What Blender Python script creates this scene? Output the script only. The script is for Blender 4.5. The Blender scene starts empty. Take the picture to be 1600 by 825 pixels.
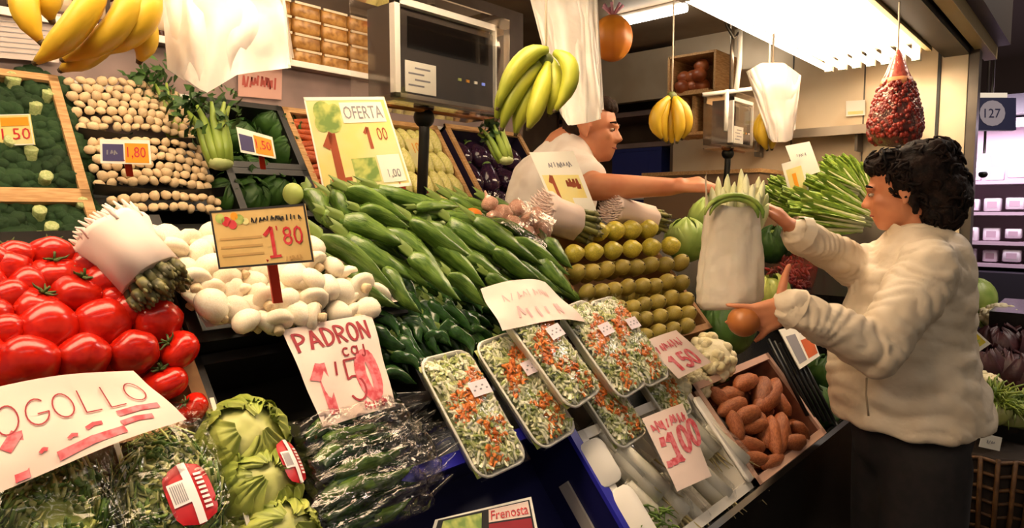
import bpy, math, random
from mathutils import Vector, Matrix, noise
import numpy as np
R = random.Random(11)
V = Vector
PI = math.pi
sc = bpy.context.scene
COL = sc.collection

# ------------------------------------------------------------------ camera, world, lights, exposure
FPX = 1050.0
YAW = math.radians(41.6); PITCH = math.atan(84 / FPX)
CAM = V((0, 0, 1.45))
_v = V((math.cos(YAW), math.sin(YAW), 0)); RT = V((math.sin(YAW), -math.cos(YAW), 0)); UPZ = V((0, 0, 1))
FW = _v * math.cos(PITCH) - UPZ * math.sin(PITCH); UP = UPZ * math.cos(PITCH) + _v * math.sin(PITCH)
cd = bpy.data.cameras.new('camera'); cd.sensor_width = 36; cd.lens = FPX / 1600 * 36; cd.clip_start = .02
cam = bpy.data.objects.new('camera', cd); COL.objects.link(cam)
cam.matrix_world = Matrix(((RT.x, UP.x, -FW.x, CAM.x), (RT.y, UP.y, -FW.y, CAM.y), (RT.z, UP.z, -FW.z, CAM.z), (0, 0, 0, 1)))
sc.camera = cam
w = bpy.data.worlds.new('hall_air'); sc.world = w; w.use_nodes = True
w.node_tree.nodes['Background'].inputs[0].default_value = (1.0, .84, .68, 1)
w.node_tree.nodes['Background'].inputs[1].default_value = .22
TUBE_STRENGTH = 13.5
HALL_POWER = 22.0
def area(name, loc, rot, sx, sy, power, col):
    l = bpy.data.lights.new(name, 'AREA'); l.shape = 'RECTANGLE'; l.size = sx; l.size_y = sy; l.energy = power; l.color = col
    o = bpy.data.objects.new(name, l); COL.objects.link(o); o.location = loc; o.rotation_euler = rot; return o
area('hall_fill_light', (.2, -1.3, 3.3), (math.radians(-18), 0, 0), 3.2, .5, HALL_POWER, (1, .86, .7))  # dim fill light added over the aisle, no seen source
area('far_stall_case_fill', (6.85, 0.6, 2.25), (0, math.radians(-62), 0), .2, 1.5, 30, (1, .86, 1))  # added lamp hung ahead of the chiller so all its shelves brighten
area('hall_aisle_fill', (4.6, -.6, 3.5), (0, 0, 0), 1.6, .4, 55, (1, .84, .72))  # added light, out of view, lifts the dark hall and its number sign
sc.view_settings.view_transform = 'Standard'; sc.view_settings.look = 'None'
sc.view_settings.exposure = 0.0; sc.view_settings.gamma = 1.0; sc.view_settings.use_curve_mapping = False

# ------------------------------------------------------------------ pixel -> place on a real surface
def ray(x, y): return FW + RT * ((x - 800) / FPX) - UP * ((y - 412.5) / FPX)
def cp(x, y, d): return CAM + ray(x, y) * d
def atY(x, y, Y): r = ray(x, y); return CAM + r * (Y / r.y)
def atX(x, y, X): r = ray(x, y); return CAM + r * (X / r.x)
def atZ(x, y, Z): r = ray(x, y); return CAM + r * ((Z - 1.45) / r.z)
EX = V((1, 0, 0))
AF = math.radians(50); FU = V((0, math.cos(AF), math.sin(AF))); FN = V((0, -math.sin(AF), math.cos(AF))); FO = V((0, .66, .785))
AR = math.radians(55); RU = V((0, math.cos(AR), math.sin(AR))); RN = V((0, -math.sin(AR), math.cos(AR))); RO = V((0, 2.1, 1.77))
def _pl(x, y, o, n): r = ray(x, y); return CAM + r * ((o - CAM).dot(n) / r.dot(n))
def PF(x, y, h=0): return _pl(x, y, FO + FN * h, FN)          # front display slope, lifted h off it
def PR(x, y, h=0): return _pl(x, y, RO + RN * h, RN)          # rear display slope
def F(X, u, h=0): return V((X, 0, 0)) + FO + FU * u + FN * h
def RR(X, u, h=0): return V((X, 0, 0)) + RO + RU * u + RN * h
def dep(p): return (p - CAM).dot(FW)
def mx(a, b, c, o): return Matrix(((a.x, b.x, c.x, o.x), (a.y, b.y, c.y, o.y), (a.z, b.z, c.z, o.z), (0, 0, 0, 1)))
def FM(p, rot=0, s=1): return mx(EX, FU, FN, p) @ Matrix.Rotation(rot, 4, 'Z') @ Matrix.Diagonal((s, s, s, 1))
def RM(p, rot=0, s=1): return mx(EX, RU, RN, p) @ Matrix.Rotation(rot, 4, 'Z') @ Matrix.Diagonal((s, s, s, 1))
def along(p1, p2, hint=UPZ, wid=1, full=True):
    d = p2 - p1; L = d.length; a = d / L; b = hint.cross(a)
    if b.length < 1e-4: b = V((1, 0, 0)).cross(a)
    b.normalize(); c = a.cross(b)
    return mx(a * (L if full else 1), b * wid, c * wid, p1)
def rrot(): return Matrix.Rotation(R.uniform(0, 6.28), 4, 'Z') @ Matrix.Rotation(R.uniform(0, 6.28), 4, 'X')
def T(p): return Matrix.Translation(p)
def RZ(a): return Matrix.Rotation(a, 4, 'Z')
def RX(a): return Matrix.Rotation(a, 4, 'X')
def RY(a): return Matrix.Rotation(a, 4, 'Y')
def S(a, b=None, c=None): return Matrix.Diagonal((a, a if b is None else b, a if c is None else c, 1))

# ------------------------------------------------------------------ materials
def lin(h):
    h = h.lstrip('#'); o = []
    for i in (0, 2, 4):
        c = int(h[i:i + 2], 16) / 255; o.append(c / 12.92 if c <= .04045 else ((c + .055) / 1.055) ** 2.4)
    return (*o, 1)
MATS = {}
def mat(name, col, rough=.5, col2=None, scale=30, bump=0, bscale=60, rand=0, metal=0, sss=0, spec=.5, emit=0, coat=0, trans=0, stretch=None, kind='noise', lo=.4, hi=.6):
    if name in MATS: return MATS[name]
    m = bpy.data.materials.new(name); m.use_nodes = True; MATS[name] = m
    nt = m.node_tree; N = nt.nodes; L = nt.links; b = N['Principled BSDF']
    b.inputs['Roughness'].default_value = rough; b.inputs['Metallic'].default_value = metal
    b.inputs['Specular IOR Level'].default_value = spec; b.inputs['Coat Weight'].default_value = coat
    if trans: b.inputs['Transmission Weight'].default_value = trans
    if sss: b.inputs['Subsurface Weight'].default_value = sss; b.inputs['Subsurface Radius'].default_value = (.02, .01, .006); b.inputs['Subsurface Scale'].default_value = .5
    tc = N.new('ShaderNodeTexCoord'); co = tc.outputs['Object']
    if stretch:
        mp = N.new('ShaderNodeMapping'); mp.inputs['Scale'].default_value = stretch; L.new(co, mp.inputs[0]); co = mp.outputs[0]
    out = None
    if col2:
        tx = N.new('ShaderNodeTexNoise' if kind == 'noise' else 'ShaderNodeTexVoronoi'); tx.inputs['Scale'].default_value = scale
        L.new(co, tx.inputs['Vector'])
        rp = N.new('ShaderNodeValToRGB'); rp.color_ramp.elements[0].position = lo; rp.color_ramp.elements[1].position = hi
        rp.color_ramp.elements[0].color = lin(col); rp.color_ramp.elements[1].color = lin(col2)
        L.new(tx.outputs[0], rp.inputs[0]); out = rp.outputs[0]
    if rand:
        oi = N.new('ShaderNodeObjectInfo'); mr = N.new('ShaderNodeMapRange')
        mr.inputs['To Min'].default_value = 1 - rand; mr.inputs['To Max'].default_value = 1 + rand
        L.new(oi.outputs['Random'], mr.inputs[0])
        hs = N.new('ShaderNodeHueSaturation'); L.new(mr.outputs[0], hs.inputs['Value'])
        if out: L.new(out, hs.inputs['Color'])
        else: hs.inputs['Color'].default_value = lin(col)
        out = hs.outputs[0]
    if out: L.new(out, b.inputs['Base Color'])
    else: b.inputs['Base Color'].default_value = lin(col)
    if bump:
        bt = N.new('ShaderNodeTexNoise' if kind == 'noise' else 'ShaderNodeTexVoronoi'); bt.inputs['Scale'].default_value = bscale; L.new(co, bt.inputs['Vector'])
        bn = N.new('ShaderNodeBump'); bn.inputs['Strength'].default_value = bump; bn.inputs['Distance'].default_value = .004
        L.new(bt.outputs[0], bn.inputs['Height']); L.new(bn.outputs[0], b.inputs['Normal'])
    if emit:
        b.inputs['Emission Color'].default_value = lin(col); b.inputs['Emission Strength'].default_value = emit
    return m
def film(name, tint='#ffffff', base=.05, gain=.7, bump=.6, bscale=35, rough=.1):
    if name in MATS: return MATS[name]
    m = bpy.data.materials.new(name); m.use_nodes = True; MATS[name] = m
    nt = m.node_tree; N = nt.nodes; L = nt.links; N.remove(N['Principled BSDF'])
    g = N.new('ShaderNodeBsdfGlossy'); g.inputs['Color'].default_value = lin(tint); g.inputs['Roughness'].default_value = rough
    t = N.new('ShaderNodeBsdfTransparent'); mixn = N.new('ShaderNodeMixShader'); lw = N.new('ShaderNodeFresnel'); lw.inputs[0].default_value = 1.45
    ma = N.new('ShaderNodeMath'); ma.operation = 'MULTIPLY_ADD'; ma.inputs[1].default_value = gain; ma.inputs[2].default_value = base; ma.use_clamp = True
    tc = N.new('ShaderNodeTexCoord'); nz = N.new('ShaderNodeTexNoise'); nz.inputs['Scale'].default_value = bscale; nz.inputs['Distortion'].default_value = 1.2
    bn = N.new('ShaderNodeBump'); bn.inputs['Strength'].default_value = bump; bn.inputs['Distance'].default_value = .01
    L.new(tc.outputs['Object'], nz.inputs['Vector']); L.new(nz.outputs[0], bn.inputs['Height'])
    L.new(bn.outputs[0], g.inputs['Normal']); L.new(bn.outputs[0], lw.inputs['Normal'])
    L.new(lw.outputs[0], ma.inputs[0]); L.new(ma.outputs[0], mixn.inputs[0]); L.new(t.outputs[0], mixn.inputs[1]); L.new(g.outputs[0], mixn.inputs[2])
    L.new(mixn.outputs[0], N['Material Output'].inputs[0]); return m

# ------------------------------------------------------------------ geometry
class G:
    def __init__(s): s.v = []; s.f = []
    def add(s, vs, fs, M=None):
        o = len(s.v); s.v += [tuple(M @ V(p)) for p in vs] if M else [tuple(p) for p in vs]
        s.f += [tuple(i + o for i in f) for f in fs]; return s
    def box(s, c, d, M=None, b=0):
        x, y, z = [k / 2 for k in d]; cx, cy, cz = c
        vs = [(cx + i * x, cy + j * y, cz + k * z) for i in (-1, 1) for j in (-1, 1) for k in (-1, 1)]
        return s.add(vs, [(0, 1, 3, 2), (4, 6, 7, 5), (0, 4, 5, 1), (2, 3, 7, 6), (0, 2, 6, 4), (1, 5, 7, 3)], M)
    def rbox(s, c, d, r, M=None, n=3):      # box with rounded edges in plan (x,y), extruded z
        x, y = d[0] / 2 - r, d[1] / 2 - r; ring = []
        for qx, qy, a0 in ((x, y, 0), (-x, y, PI / 2), (-x, -y, PI), (x, -y, 1.5 * PI)):
            for i in range(n + 1): a = a0 + PI / 2 * i / n; ring.append((c[0] + qx + r * math.cos(a), c[1] + qy + r * math.sin(a)))
        k = len(ring); e = min(r, d[2] / 2) * .35
        vs = []
        for z, sh in ((-d[2] / 2, e), (-d[2] / 2 + e, 0), (d[2] / 2 - e, 0), (d[2] / 2, e)):
            for px, py in ring:
                fx = 1 - sh / (d[0] / 2); fy = 1 - sh / (d[1] / 2); vs.append((c[0] + (px - c[0]) * fx, c[1] + (py - c[1]) * fy, c[2] + z))
        fs = [(j * k + i, j * k + (i + 1) % k, (j + 1) * k + (i + 1) % k, (j + 1) * k + i) for j in range(3) for i in range(k)]
        fs += [tuple(range(k))[::-1], tuple(range(3 * k, 4 * k))]
        return s.add(vs, fs, M)
    def ell(s, c, r, M=None, nu=14, nv=9, disp=None):
        if not hasattr(r, '__len__'): r = (r, r, r)
        vs = [(0, 0, -1)]
        for j in range(1, nv):
            t = -PI / 2 + PI * j / nv
            for i in range(nu): a = 2 * PI * i / nu; vs.append((math.cos(t) * math.cos(a), math.cos(t) * math.sin(a), math.sin(t)))
        vs.append((0, 0, 1)); o = []
        for p in vs:
            k = disp(V(p)) if disp else 1
            o.append((c[0] + p[0] * r[0] * k, c[1] + p[1] * r[1] * k, c[2] + p[2] * r[2] * k))
        fs = [(0, 1 + (i + 1) % nu, 1 + i) for i in range(nu)]
        for j in range(nv - 2):
            for i in range(nu): a = 1 + j * nu + i; b = 1 + j * nu + (i + 1) % nu; fs.append((a, b, b + nu, a + nu))
        l = len(vs) - 1; q = 1 + (nv - 2) * nu
        fs += [(l, q + i, q + (i + 1) % nu) for i in range(nu)]
        return s.add(o, fs, M)
    def tube(s, pts, rad, seg=8, M=None, cap=True, flat=1):
        pts = [V(p) for p in pts]; n = len(pts)
        if not hasattr(rad, '__len__'): rad = [rad] * n
        t0 = (pts[1] - pts[0]).normalized(); a = t0.orthogonal().normalized(); vs = []
        for i in range(n):
            t = (pts[min(i + 1, n - 1)] - pts[max(i - 1, 0)]).normalized()
            a = (a - t * a.dot(t)).normalized(); b = t.cross(a)
            for k in range(seg): q = 2 * PI * k / seg; vs.append(pts[i] + (a * math.cos(q) + b * math.sin(q) * flat) * rad[i])
        fs = [(i * seg + k, i * seg + (k + 1) % seg, (i + 1) * seg + (k + 1) % seg, (i + 1) * seg + k) for i in range(n - 1) for k in range(seg)]
        if cap: fs += [tuple(range(seg))[::-1], tuple(range((n - 1) * seg, n * seg))]
        return s.add(vs, fs, M)
    def lathe(s, prof, seg=16, M=None, disp=None):
        vs = []
        for r, z in prof:
            for k in range(seg):
                q = 2 * PI * k / seg; rr = r * (disp(q, z) if disp else 1); vs.append((rr * math.cos(q), rr * math.sin(q), z))
        n = len(prof)
        fs = [(i * seg + k, i * seg + (k + 1) % seg, (i + 1) * seg + (k + 1) % seg, (i + 1) * seg + k) for i in range(n - 1) for k in range(seg)]
        fs += [tuple(range(seg))[::-1], tuple(range((n - 1) * seg, n * seg))]
        return s.add(vs, fs, M)
    def grid(s, fn, nu, nv, M=None, wrap=False):
        vs = [fn(i / nu, j / nv) for j in range(nv + 1) for i in range(nu + (0 if wrap else 1))]; k = nu + (0 if wrap else 1)
        fs = [(j * k + i, j * k + (i + 1) % k, (j + 1) * k + (i + 1) % k, (j + 1) * k + i) for j in range(nv) for i in range(nu)]
        return s.add(vs, fs, M)
    def mesh(s, name, smooth=True):
        me = bpy.data.meshes.new(name); me.from_pydata(s.v, [], s.f)
        if smooth: me.polygons.foreach_set('use_smooth', [True] * len(me.polygons))
        me.update(); return me
KIDS = {}
def obj(name, g, m, parent=None, M=None, smooth=True, label=None, kind=None):
    me = g if isinstance(g, bpy.types.Mesh) else g.mesh(name, smooth)
    if m and not me.materials: me.materials.append(m)
    o = bpy.data.objects.new(name, me); COL.objects.link(o)
    if parent: o.parent = parent; KIDS.setdefault(parent.name, []).append(o)
    if M is not None: o.matrix_basis = M
    if label: o['label'] = label
    if kind: o['kind'] = kind
    return o
def tag(o, label, cat, group=None, kind=None):
    o['label'] = label; o['category'] = cat
    if group: o['group'] = group
    if kind: o['kind'] = kind
    return o
def thing(name, label, cat, group=None, M=None):
    o = bpy.data.objects.new(name, None); COL.objects.link(o); o.empty_display_size = .02
    if M is not None: o.matrix_basis = M
    return tag(o, label, cat, group)
def struct(name, g, m, smooth=False, label=None):
    o = obj(name, g, m, smooth=smooth); o['kind'] = 'structure'
    if label: o['label'] = label
    return o
def clone(o, M=None, label=None, group=None, parent=None):
    c = o.copy(); COL.objects.link(c)
    if parent: c.parent = parent; KIDS.setdefault(parent.name, []).append(c)
    if M is not None: c.matrix_basis = M
    if label: c['label'] = label
    if group: c['group'] = group
    for k in list(KIDS.get(o.name, [])): clone(k, parent=c)
    return c
class Proto:                                  # first use places the source itself, later uses copy it
    def __init__(s, o): s.o = o; s.used = False
    def put(s, M, label=None, group=None):
        if s.used: return clone(s.o, M, label, group)
        s.used = True; s.o.matrix_basis = M
        if label: s.o['label'] = label
        if group: s.o['group'] = group
        return s.o
def blob(name, prims, m, parent=None, vox=.008, smooth=6, disp=None, label=None):
    g = G()
    for p in prims:
        if p[0] == 'c':
            a, b, r1, r2 = V(p[1]), V(p[2]), p[3], p[4]; d = b - a; n = 6; pts = []; rd = []
            u = d.normalized() if d.length > 1e-6 else UPZ
            for k in range(4): q = k / 4 * PI / 2; pts.append(a - u * r1 * math.cos(q)); rd.append(max(r1 * math.sin(q), r1 * .05))
            for k in range(n + 1): pts.append(a + d * (k / n)); rd.append(r1 + (r2 - r1) * k / n)
            for k in range(1, 5): q = k / 4 * PI / 2; pts.append(b + u * r2 * math.sin(q)); rd.append(max(r2 * math.cos(q), r2 * .05))
            g.tube(pts, rd, 14)
        elif p[0] == 'l':
            vs = []; sg = 24; ax, ay = p[2], p[3]
            for c, rx, ry in p[1]:
                for k in range(sg): q = 2 * PI * k / sg; vs.append(c + ax * rx * math.cos(q) + ay * ry * math.sin(q))
            n = len(p[1]); g.add(vs, [(i * sg + k, i * sg + (k + 1) % sg, (i + 1) * sg + (k + 1) % sg, (i + 1) * sg + k) for i in range(n - 1) for k in range(sg)] + [tuple(range(sg))[::-1], tuple(range((n - 1) * sg, n * sg))])
        else:
            g.ell((0, 0, 0), p[2], T(V(p[1])) @ (p[3] if len(p) > 3 else Matrix()), 18, 12)
    o = obj(name, g, m, parent, label=label)
    r = o.modifiers.new('r', 'REMESH'); r.mode = 'VOXEL'; r.voxel_size = vox; r.use_smooth_shade = True
    s2 = o.modifiers.new('s', 'SMOOTH'); s2.iterations = smooth; s2.factor = .5
    dg = bpy.context.evaluated_depsgraph_get(); me = bpy.data.meshes.new_from_object(o.evaluated_get(dg))
    o.modifiers.clear(); old = o.data; o.data = me; bpy.data.meshes.remove(old); me.name = name
    if not me.materials: me.materials.append(m)
    if disp:
        nor = [v.normal.copy() for v in me.vertices]; cs = [v.co.copy() for v in me.vertices]
        for v, c, n in zip(me.vertices, cs, nor): v.co = c + n * disp(c, n)
    me.polygons.foreach_set('use_smooth', [True] * len(me.polygons)); me.update()
    return o
def nz(p, s=1, o=0): return noise.noise(V((p[0] * s + o, p[1] * s + o * .7, p[2] * s - o)))

# ------------------------------------------------------------------ lettering
TXT = {}
def text_geo(s):
    if s in TXT: return TXT[s]
    c = bpy.data.curves.new('t', 'FONT'); c.body = s; c.resolution_u = 2; o = bpy.data.objects.new('t', c); COL.objects.link(o)
    me = bpy.data.meshes.new_from_object(o.evaluated_get(bpy.context.evaluated_depsgraph_get()))
    vs = [v.co.copy() for v in me.vertices]; fs = [tuple(p.vertices) for p in me.polygons]
    bpy.data.objects.remove(o); bpy.data.curves.remove(c); bpy.data.meshes.remove(me)
    x0 = min(v.x for v in vs); x1 = max(v.x for v in vs); y0 = min(v.y for v in vs); y1 = max(v.y for v in vs)
    TXT[s] = ([((v.x - x0) / (x1 - x0), (v.y - y0) / (y1 - y0)) for v in vs], fs); return TXT[s]
def put_text(surf, s, u0, v0, u1, v1, m, parent, name='lettering', lift=.0012):
    vs, fs = text_geo(s); g = G()
    g.add([surf(u0 + (u1 - u0) * a, v0 + (v1 - v0) * b, lift) for a, b in vs], fs); return obj(name, g, m, parent, smooth=False)
def patch(surf, u0, v0, u1, v1, m, parent, name, lift=.0008, n=4):
    g = G().grid(lambda a, b: surf(u0 + (u1 - u0) * a, v0 + (v1 - v0) * b, lift), n, n); return obj(name, g, m, parent)
def disc(surf, u, v, ru, rv, m, parent, name, lift=.001):
    g = G(); k = 16; g.add([surf(u + ru * math.cos(2 * PI * i / k), v + rv * math.sin(2 * PI * i / k), lift) for i in range(k)], [tuple(range(k))]); return obj(name, g, m, parent)
def arc(cx, cy, rx, ry, a0, a1, n=12): return [(cx + rx * math.cos(math.radians(a0 + (a1 - a0) * i / n)), cy + ry * math.sin(math.radians(a0 + (a1 - a0) * i / n))) for i in range(n + 1)]
STR = {'P': [[(.1, 0), (.1, 1)], [(.1, 1)] + arc(.1, .72, .75, .28, 90, -90)], 'A': [[(0, 0), (.45, 1), (.9, 0)], [(.2, .35), (.7, .35)]],
       'D': [[(.1, 0), (.1, 1)], arc(.1, .5, .8, .5, 90, -90)], 'R': [[(.1, 0), (.1, 1)], [(.1, 1)] + arc(.1, .74, .7, .26, 90, -90), [(.3, .48), (.85, 0)]],
       'O': [arc(.45, .5, .42, .5, 90, 450, 20)], 'N': [[(.05, 0), (.05, 1), (.8, 0), (.8, 1)]], 'C': [arc(.5, .5, .45, .5, 50, 310, 16)],
       'G': [arc(.5, .5, .45, .5, 50, 350, 16), [(.95, .42), (.5, .42)]], 'L': [[(.15, 1), (.12, 0), (.8, 0)]], 'E': [[(.8, 1), (.1, 1), (.1, 0), (.8, 0)], [(.1, .5), (.6, .5)]],
       'S': [arc(.45, .75, .38, .25, 30, 270, 10) + arc(.45, .25, .38, .25, 90, -150, 10)], 'T': [[(0, 1), (.9, 1)], [(.45, 1), (.45, 0)]], 'I': [[(.4, 0), (.4, 1)]], 'J': [[(.6, 1), (.6, .2)] + arc(.35, .2, .25, .2, 0, -170, 8)],
       'a': [arc(.4, .3, .35, .3, 20, 380, 14), [(.75, .6), (.75, 0)]], 'c': [arc(.45, .3, .38, .3, 50, 310, 12)], 'j': [[(.5, .6), (.5, -.1)] + arc(.3, -.1, .2, .2, 0, -160, 6)],
       '1': [[(.15, .75), (.5, 1), (.5, 0)]], '5': [[(.8, 1), (.2, 1), (.15, .55)] + arc(.42, .3, .4, .3, 120, -150, 12)], '0': [arc(.42, .5, .38, .5, 90, 450, 20)], '2': [arc(.42, .7, .38, .3, 170, -20, 10) + [(.05, 0), (.85, 0)]],
       "'": [[(.3, 1), (.2, .7)]], '.': [[(.2, 0), (.3, .08)]], 'K': [[(.1, 0), (.1, 1)], [(.8, 1), (.12, .45), (.85, 0)]]}
def stroke(surf, pts, wd, asp, m, g, lift=.0012):
    n = len(pts)
    for i in range(n - 1):
        (x0, y0), (x1, y1) = pts[i], pts[i + 1]; dx, dy = (x1 - x0) * asp, y1 - y0; l = math.hypot(dx, dy) or 1
        ox, oy = -dy / l * wd / asp, dx / l * wd; ex, ey = dx / l * wd * .4 / asp, dy / l * wd * .4
        g.add([surf(x0 - ox - ex, y0 - oy - ey, lift), surf(x1 - ox + ex, y1 - oy + ey, lift), surf(x1 + ox + ex, y1 + oy + ey, lift), surf(x0 + ox - ex, y0 + oy - ey, lift)], [(0, 1, 2, 3)])
def write(surf, s, u0, v0, lw, lh, wd, asp, m, parent, gap=.15, slope=0, name='handwriting'):
    g = G(); u = u0
    for i, ch in enumerate(s):
        for st in STR.get(ch, []): stroke(surf, [(u + a * lw, v0 + b * lh + slope * (u + a * lw - u0)) for a, b in st], wd, asp, m, g, .0012 + .0001 * i)
        u += lw * (1 + gap) * (.45 if ch in "'.I" else 1)
    return obj(name, g, m, parent, smooth=False)
def quad_surf(a, b, c, d, bow=0, wave=0, seed=0, fold=0):   # a=lower-left b=lower-right c=upper-right d=upper-left (points)
    n = ((b - a).cross(d - a)).normalized()
    def s(u, v, lift=0):
        p = a * (1 - u) * (1 - v) + b * u * (1 - v) + c * u * v + d * (1 - u) * v
        k = bow * math.sin(PI * min(max(u, 0), 1)) + fold * (1 - v) ** 2 + wave * noise.noise(V((u * 2.2 + seed, v * 2.2, seed)))
        return p + n * (k + lift)
    return s

def scribble(surf, u0, v0, u1, v1, n, m, parent, wd=.006, asp=1.0, seed=1, name='handwriting'):     # writing too blurred to read
    q = random.Random(seed); g = G(); st = (u1 - u0) / n
    for k in range(n):
        x = u0 + st * k; pts = [(x + st * q.uniform(0, .2), v0 + (v1 - v0) * q.uniform(0, .3)), (x + st * q.uniform(.1, .5), v0 + (v1 - v0) * q.uniform(.7, 1)), (x + st * q.uniform(.5, .8), v0 + (v1 - v0) * q.uniform(0, .4)), (x + st * .85, v0 + (v1 - v0) * q.uniform(.3, .9))][:q.choice((2, 3, 4))]
        stroke(surf, pts, wd, asp, m, g, .0014 + .00005 * k)
    return obj(name, g, m, parent, smooth=False)
def nth(i): return ['first', 'second', 'third', 'fourth', 'fifth', 'sixth', 'seventh', 'eighth', 'ninth', 'tenth', 'eleventh', 'twelfth', 'thirteenth', 'fourteenth', 'fifteenth', 'sixteenth', 'seventeenth', 'eighteenth', 'nineteenth', 'twentieth'][i]
def rowlabels(pts, nrows, fmt):          # one label per point: its row from the back and its place in the row
    ys = sorted(p[1] for p in pts); lab = {}; per = math.ceil(len(pts) / nrows); order = sorted(range(len(pts)), key=lambda i: pts[i][1])
    for r in range(nrows):
        row = sorted(order[r * per:(r + 1) * per], key=lambda i: pts[i][0])
        for c, i in enumerate(row): lab[i] = fmt % (nth(c), nth(r))
    return lab
# ------------------------------------------------------------------ materials palette
m_floor = mat('floor_tile', '#3a332c', .45, '#4a4138', 6)
m_mauve = mat('mauve_panel', '#8d7670', .5, '#7f6a64', 8)
m_brownwall = mat('brown_wall', '#7a6656', .6, '#6b5848', 5)
m_cream = mat('cream_steel', '#e6d3b4', .32, '#dcc6a4', 5, metal=.25)
m_steel = mat('steel', '#c4b8a6', .28, '#a89c8c', 4, metal=.8, stretch=(1, 1, .1))
m_dsteel = mat('dark_steel', '#6e675f', .35, '#59534c', 4, metal=.8)
m_chrome = mat('chrome', '#d8d8d8', .15, metal=1)
m_white = mat('white_paint', '#f0eae0', .45)
m_ceil = mat('ceiling_board', '#9a846a', .7, '#8a745c', 4)
m_black = mat('black_plastic', '#141210', .4)
m_blackpanel = mat('black_panel', '#171513', .25, '#1f1c1a', 3)
m_dkbeam = mat('dark_beam', '#3b3129', .5)
m_strip = mat('cream_strip', '#c9ae7a', .5)
m_wood = mat('crate_wood', '#c59a66', .65, '#ab7f4c', 20, bump=.15, stretch=(1, 8, 8))
m_card = mat('cardboard', '#9a6f45', .8, '#87603a', 25)
m_tube = mat('lamp_tube', '#ffe8c8', .4, emit=TUBE_STRENGTH)
m_paper = mat('paper', '#efd9cf', .75, '#ead2c6', 4)
m_red = mat('red_ink', '#c8202a', .7, '#d8434a', 60)
m_pinkink = mat('pink_ink', '#cf4a55', .75, '#e08088', 80)
m_dred = mat('dark_red_ink', '#9a2430', .7)
m_ink = mat('black_ink', '#201c1c', .6)
m_greyink = mat('grey_ink', '#8c8a90', .6)
m_yellowcard = mat('yellow_card', '#f0dc86', .5, '#e8e0a0', 12)
m_whitecard = mat('white_card', '#f6f1e4', .45)
m_orange = mat('orange_print', '#f0a020', .5)
m_purple = mat('purple_print', '#4a4470', .5)
m_greenprint = mat('green_print', '#7c9a4a', .5, '#c8d070', 40)
m_redstake = mat('red_stake', '#c8341c', .4)
m_film = film('clear_film', '#ffffff', .02, .35, .5, 35); m_film3 = film('thin_film', '#f6f2ec', .04, .45, .9, 26, .12); m_film2 = film('crinkled_film', '#f4f0ea', .06, .95, 1.0, 22, .12)
m_glass = film('clear_acrylic', '#fff4e6', .08, .8, 0, 5, .05)
m_whiteplastic = mat('white_plastic_bag', '#efe6dc', .35, '#e4dace', 10, bump=.6, bscale=25, sss=.1)
m_skin = mat('skin', '#d08a62', .5, '#c67c56', 15, sss=.12)
m_string = mat('string', '#e8d8c0', .7)

# ------------------------------------------------------------------ the place
struct('floor', G().box((4, 0, -.05), (18, 14, .1)), m_floor)
struct('wall_back', G().box((.4, 2.37, 1.25), (4.4, .1, 2.5)), m_brownwall)
struct('wall_jog', G().box((2.65, 2.65, 1.25), (.1, .66, 2.5)), m_brownwall)
struct('wall_recess', G().box((3.4, 2.98, 1.25), (1.6, .1, 2.5)), m_brownwall)
struct('wall_end', G().box((3.77, 1.32, 1.25), (.1, 1.36, 2.5)), m_cream)
struct('wall_recess_end', G().box((4.2, 2.5, 1.25), (.1, 1.0, 2.5)), m_brownwall)
struct('trim_1', G().box((3.74, 2.5, 2.28), (.06, 1.0, .3)), m_cream)
struct('ceiling', G().box((.9, 1.75, 2.5), (6.6, 2.6, .08)), m_ceil)
struct('trim_2', G().box((.9, .56, 2.33), (6.2, .10, .36)), m_dkbeam)
struct('trim_3', G().box((.9, .47, 2.2), (6.2, .05, .06)), m_strip)
struct('trim_4', G().box((.9, .42, 2.38), (6.2, .05, .3)), m_dkbeam)
struct('wall_hall', G().box((9.2, 1.0, 1.9), (.1, 6, 3.8)), mat('hall_wall', '#6e5c58', .7))
struct('wall_hall_side', G().box((6.6, 2.2, 1.9), (5.2, .1, 3.8)), mat('hall_wall_side', '#5a4a44', .7))
struct('ceiling_hall', G().box((4.2, -1.5, 3.85), (10.2, 7.4, .08)), mat('hall_ceiling', '#4c4440', .8))
pil = struct('pillar', G().box((3.72, .57, 1.2), (.08, .11, 2.4)), m_cream)
obj('pillar_side_plate', G().box((3.73, .495, 1.2), (.08, .04, 2.4)), m_dsteel, pil, smooth=False)
obj('shadow_gap', G().box((3.675, .625, 1.2), (.012, .012, 2.4)), m_black, pil, smooth=False)
for k, yy in enumerate((.95, 1.3, 1.65)):
    obj('panel_seam', G().box((3.7175, yy, 1.9), (.004, .006, 1.0)), m_dsteel, bpy.data.objects['wall_end'], smooth=False)

def tube_fixture(x0, x1, label, Y=.64, Z=2.16, N=7):
    t = thing('fluorescent_fixture', label, 'ceiling lamp', M=T(V((x0, Y, Z)))); L = x1 - x0; W = .42
    obj('reflector_tray', G().box((L / 2, W / 2, .03), (L, W, .02)), m_white, t, smooth=False)
    for k in range(N):
        y = .03 + k * .36 / (N - 1)
        tb = obj('tube', G().tube([(.03, y, -.045), (L - .05, y, -.045)], .013, 8), m_tube, t)
        obj('tube_holder', G().box((.02, y, -.02), (.03, .03, .075)), m_white, tb, smooth=False); obj('tube_holder', G().box((L - .03, y, -.02), (.035, .032, .075)), m_white, tb, smooth=False)
    for y in (-.012, W + .012): obj('side_rail', G().box((L / 2, y, .01), (L, .02, .06)), m_strip, t, smooth=False)
    for x in (.2, L - .2): obj('hanger', G().tube([(x, W / 2, .04), (x, W / 2, 2.46 - Z)], .008, 6), m_dsteel, t)
tube_fixture(1.95, 3.45, 'bright bank of fluorescent tubes under the stall ceiling before the steel wall')
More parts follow.
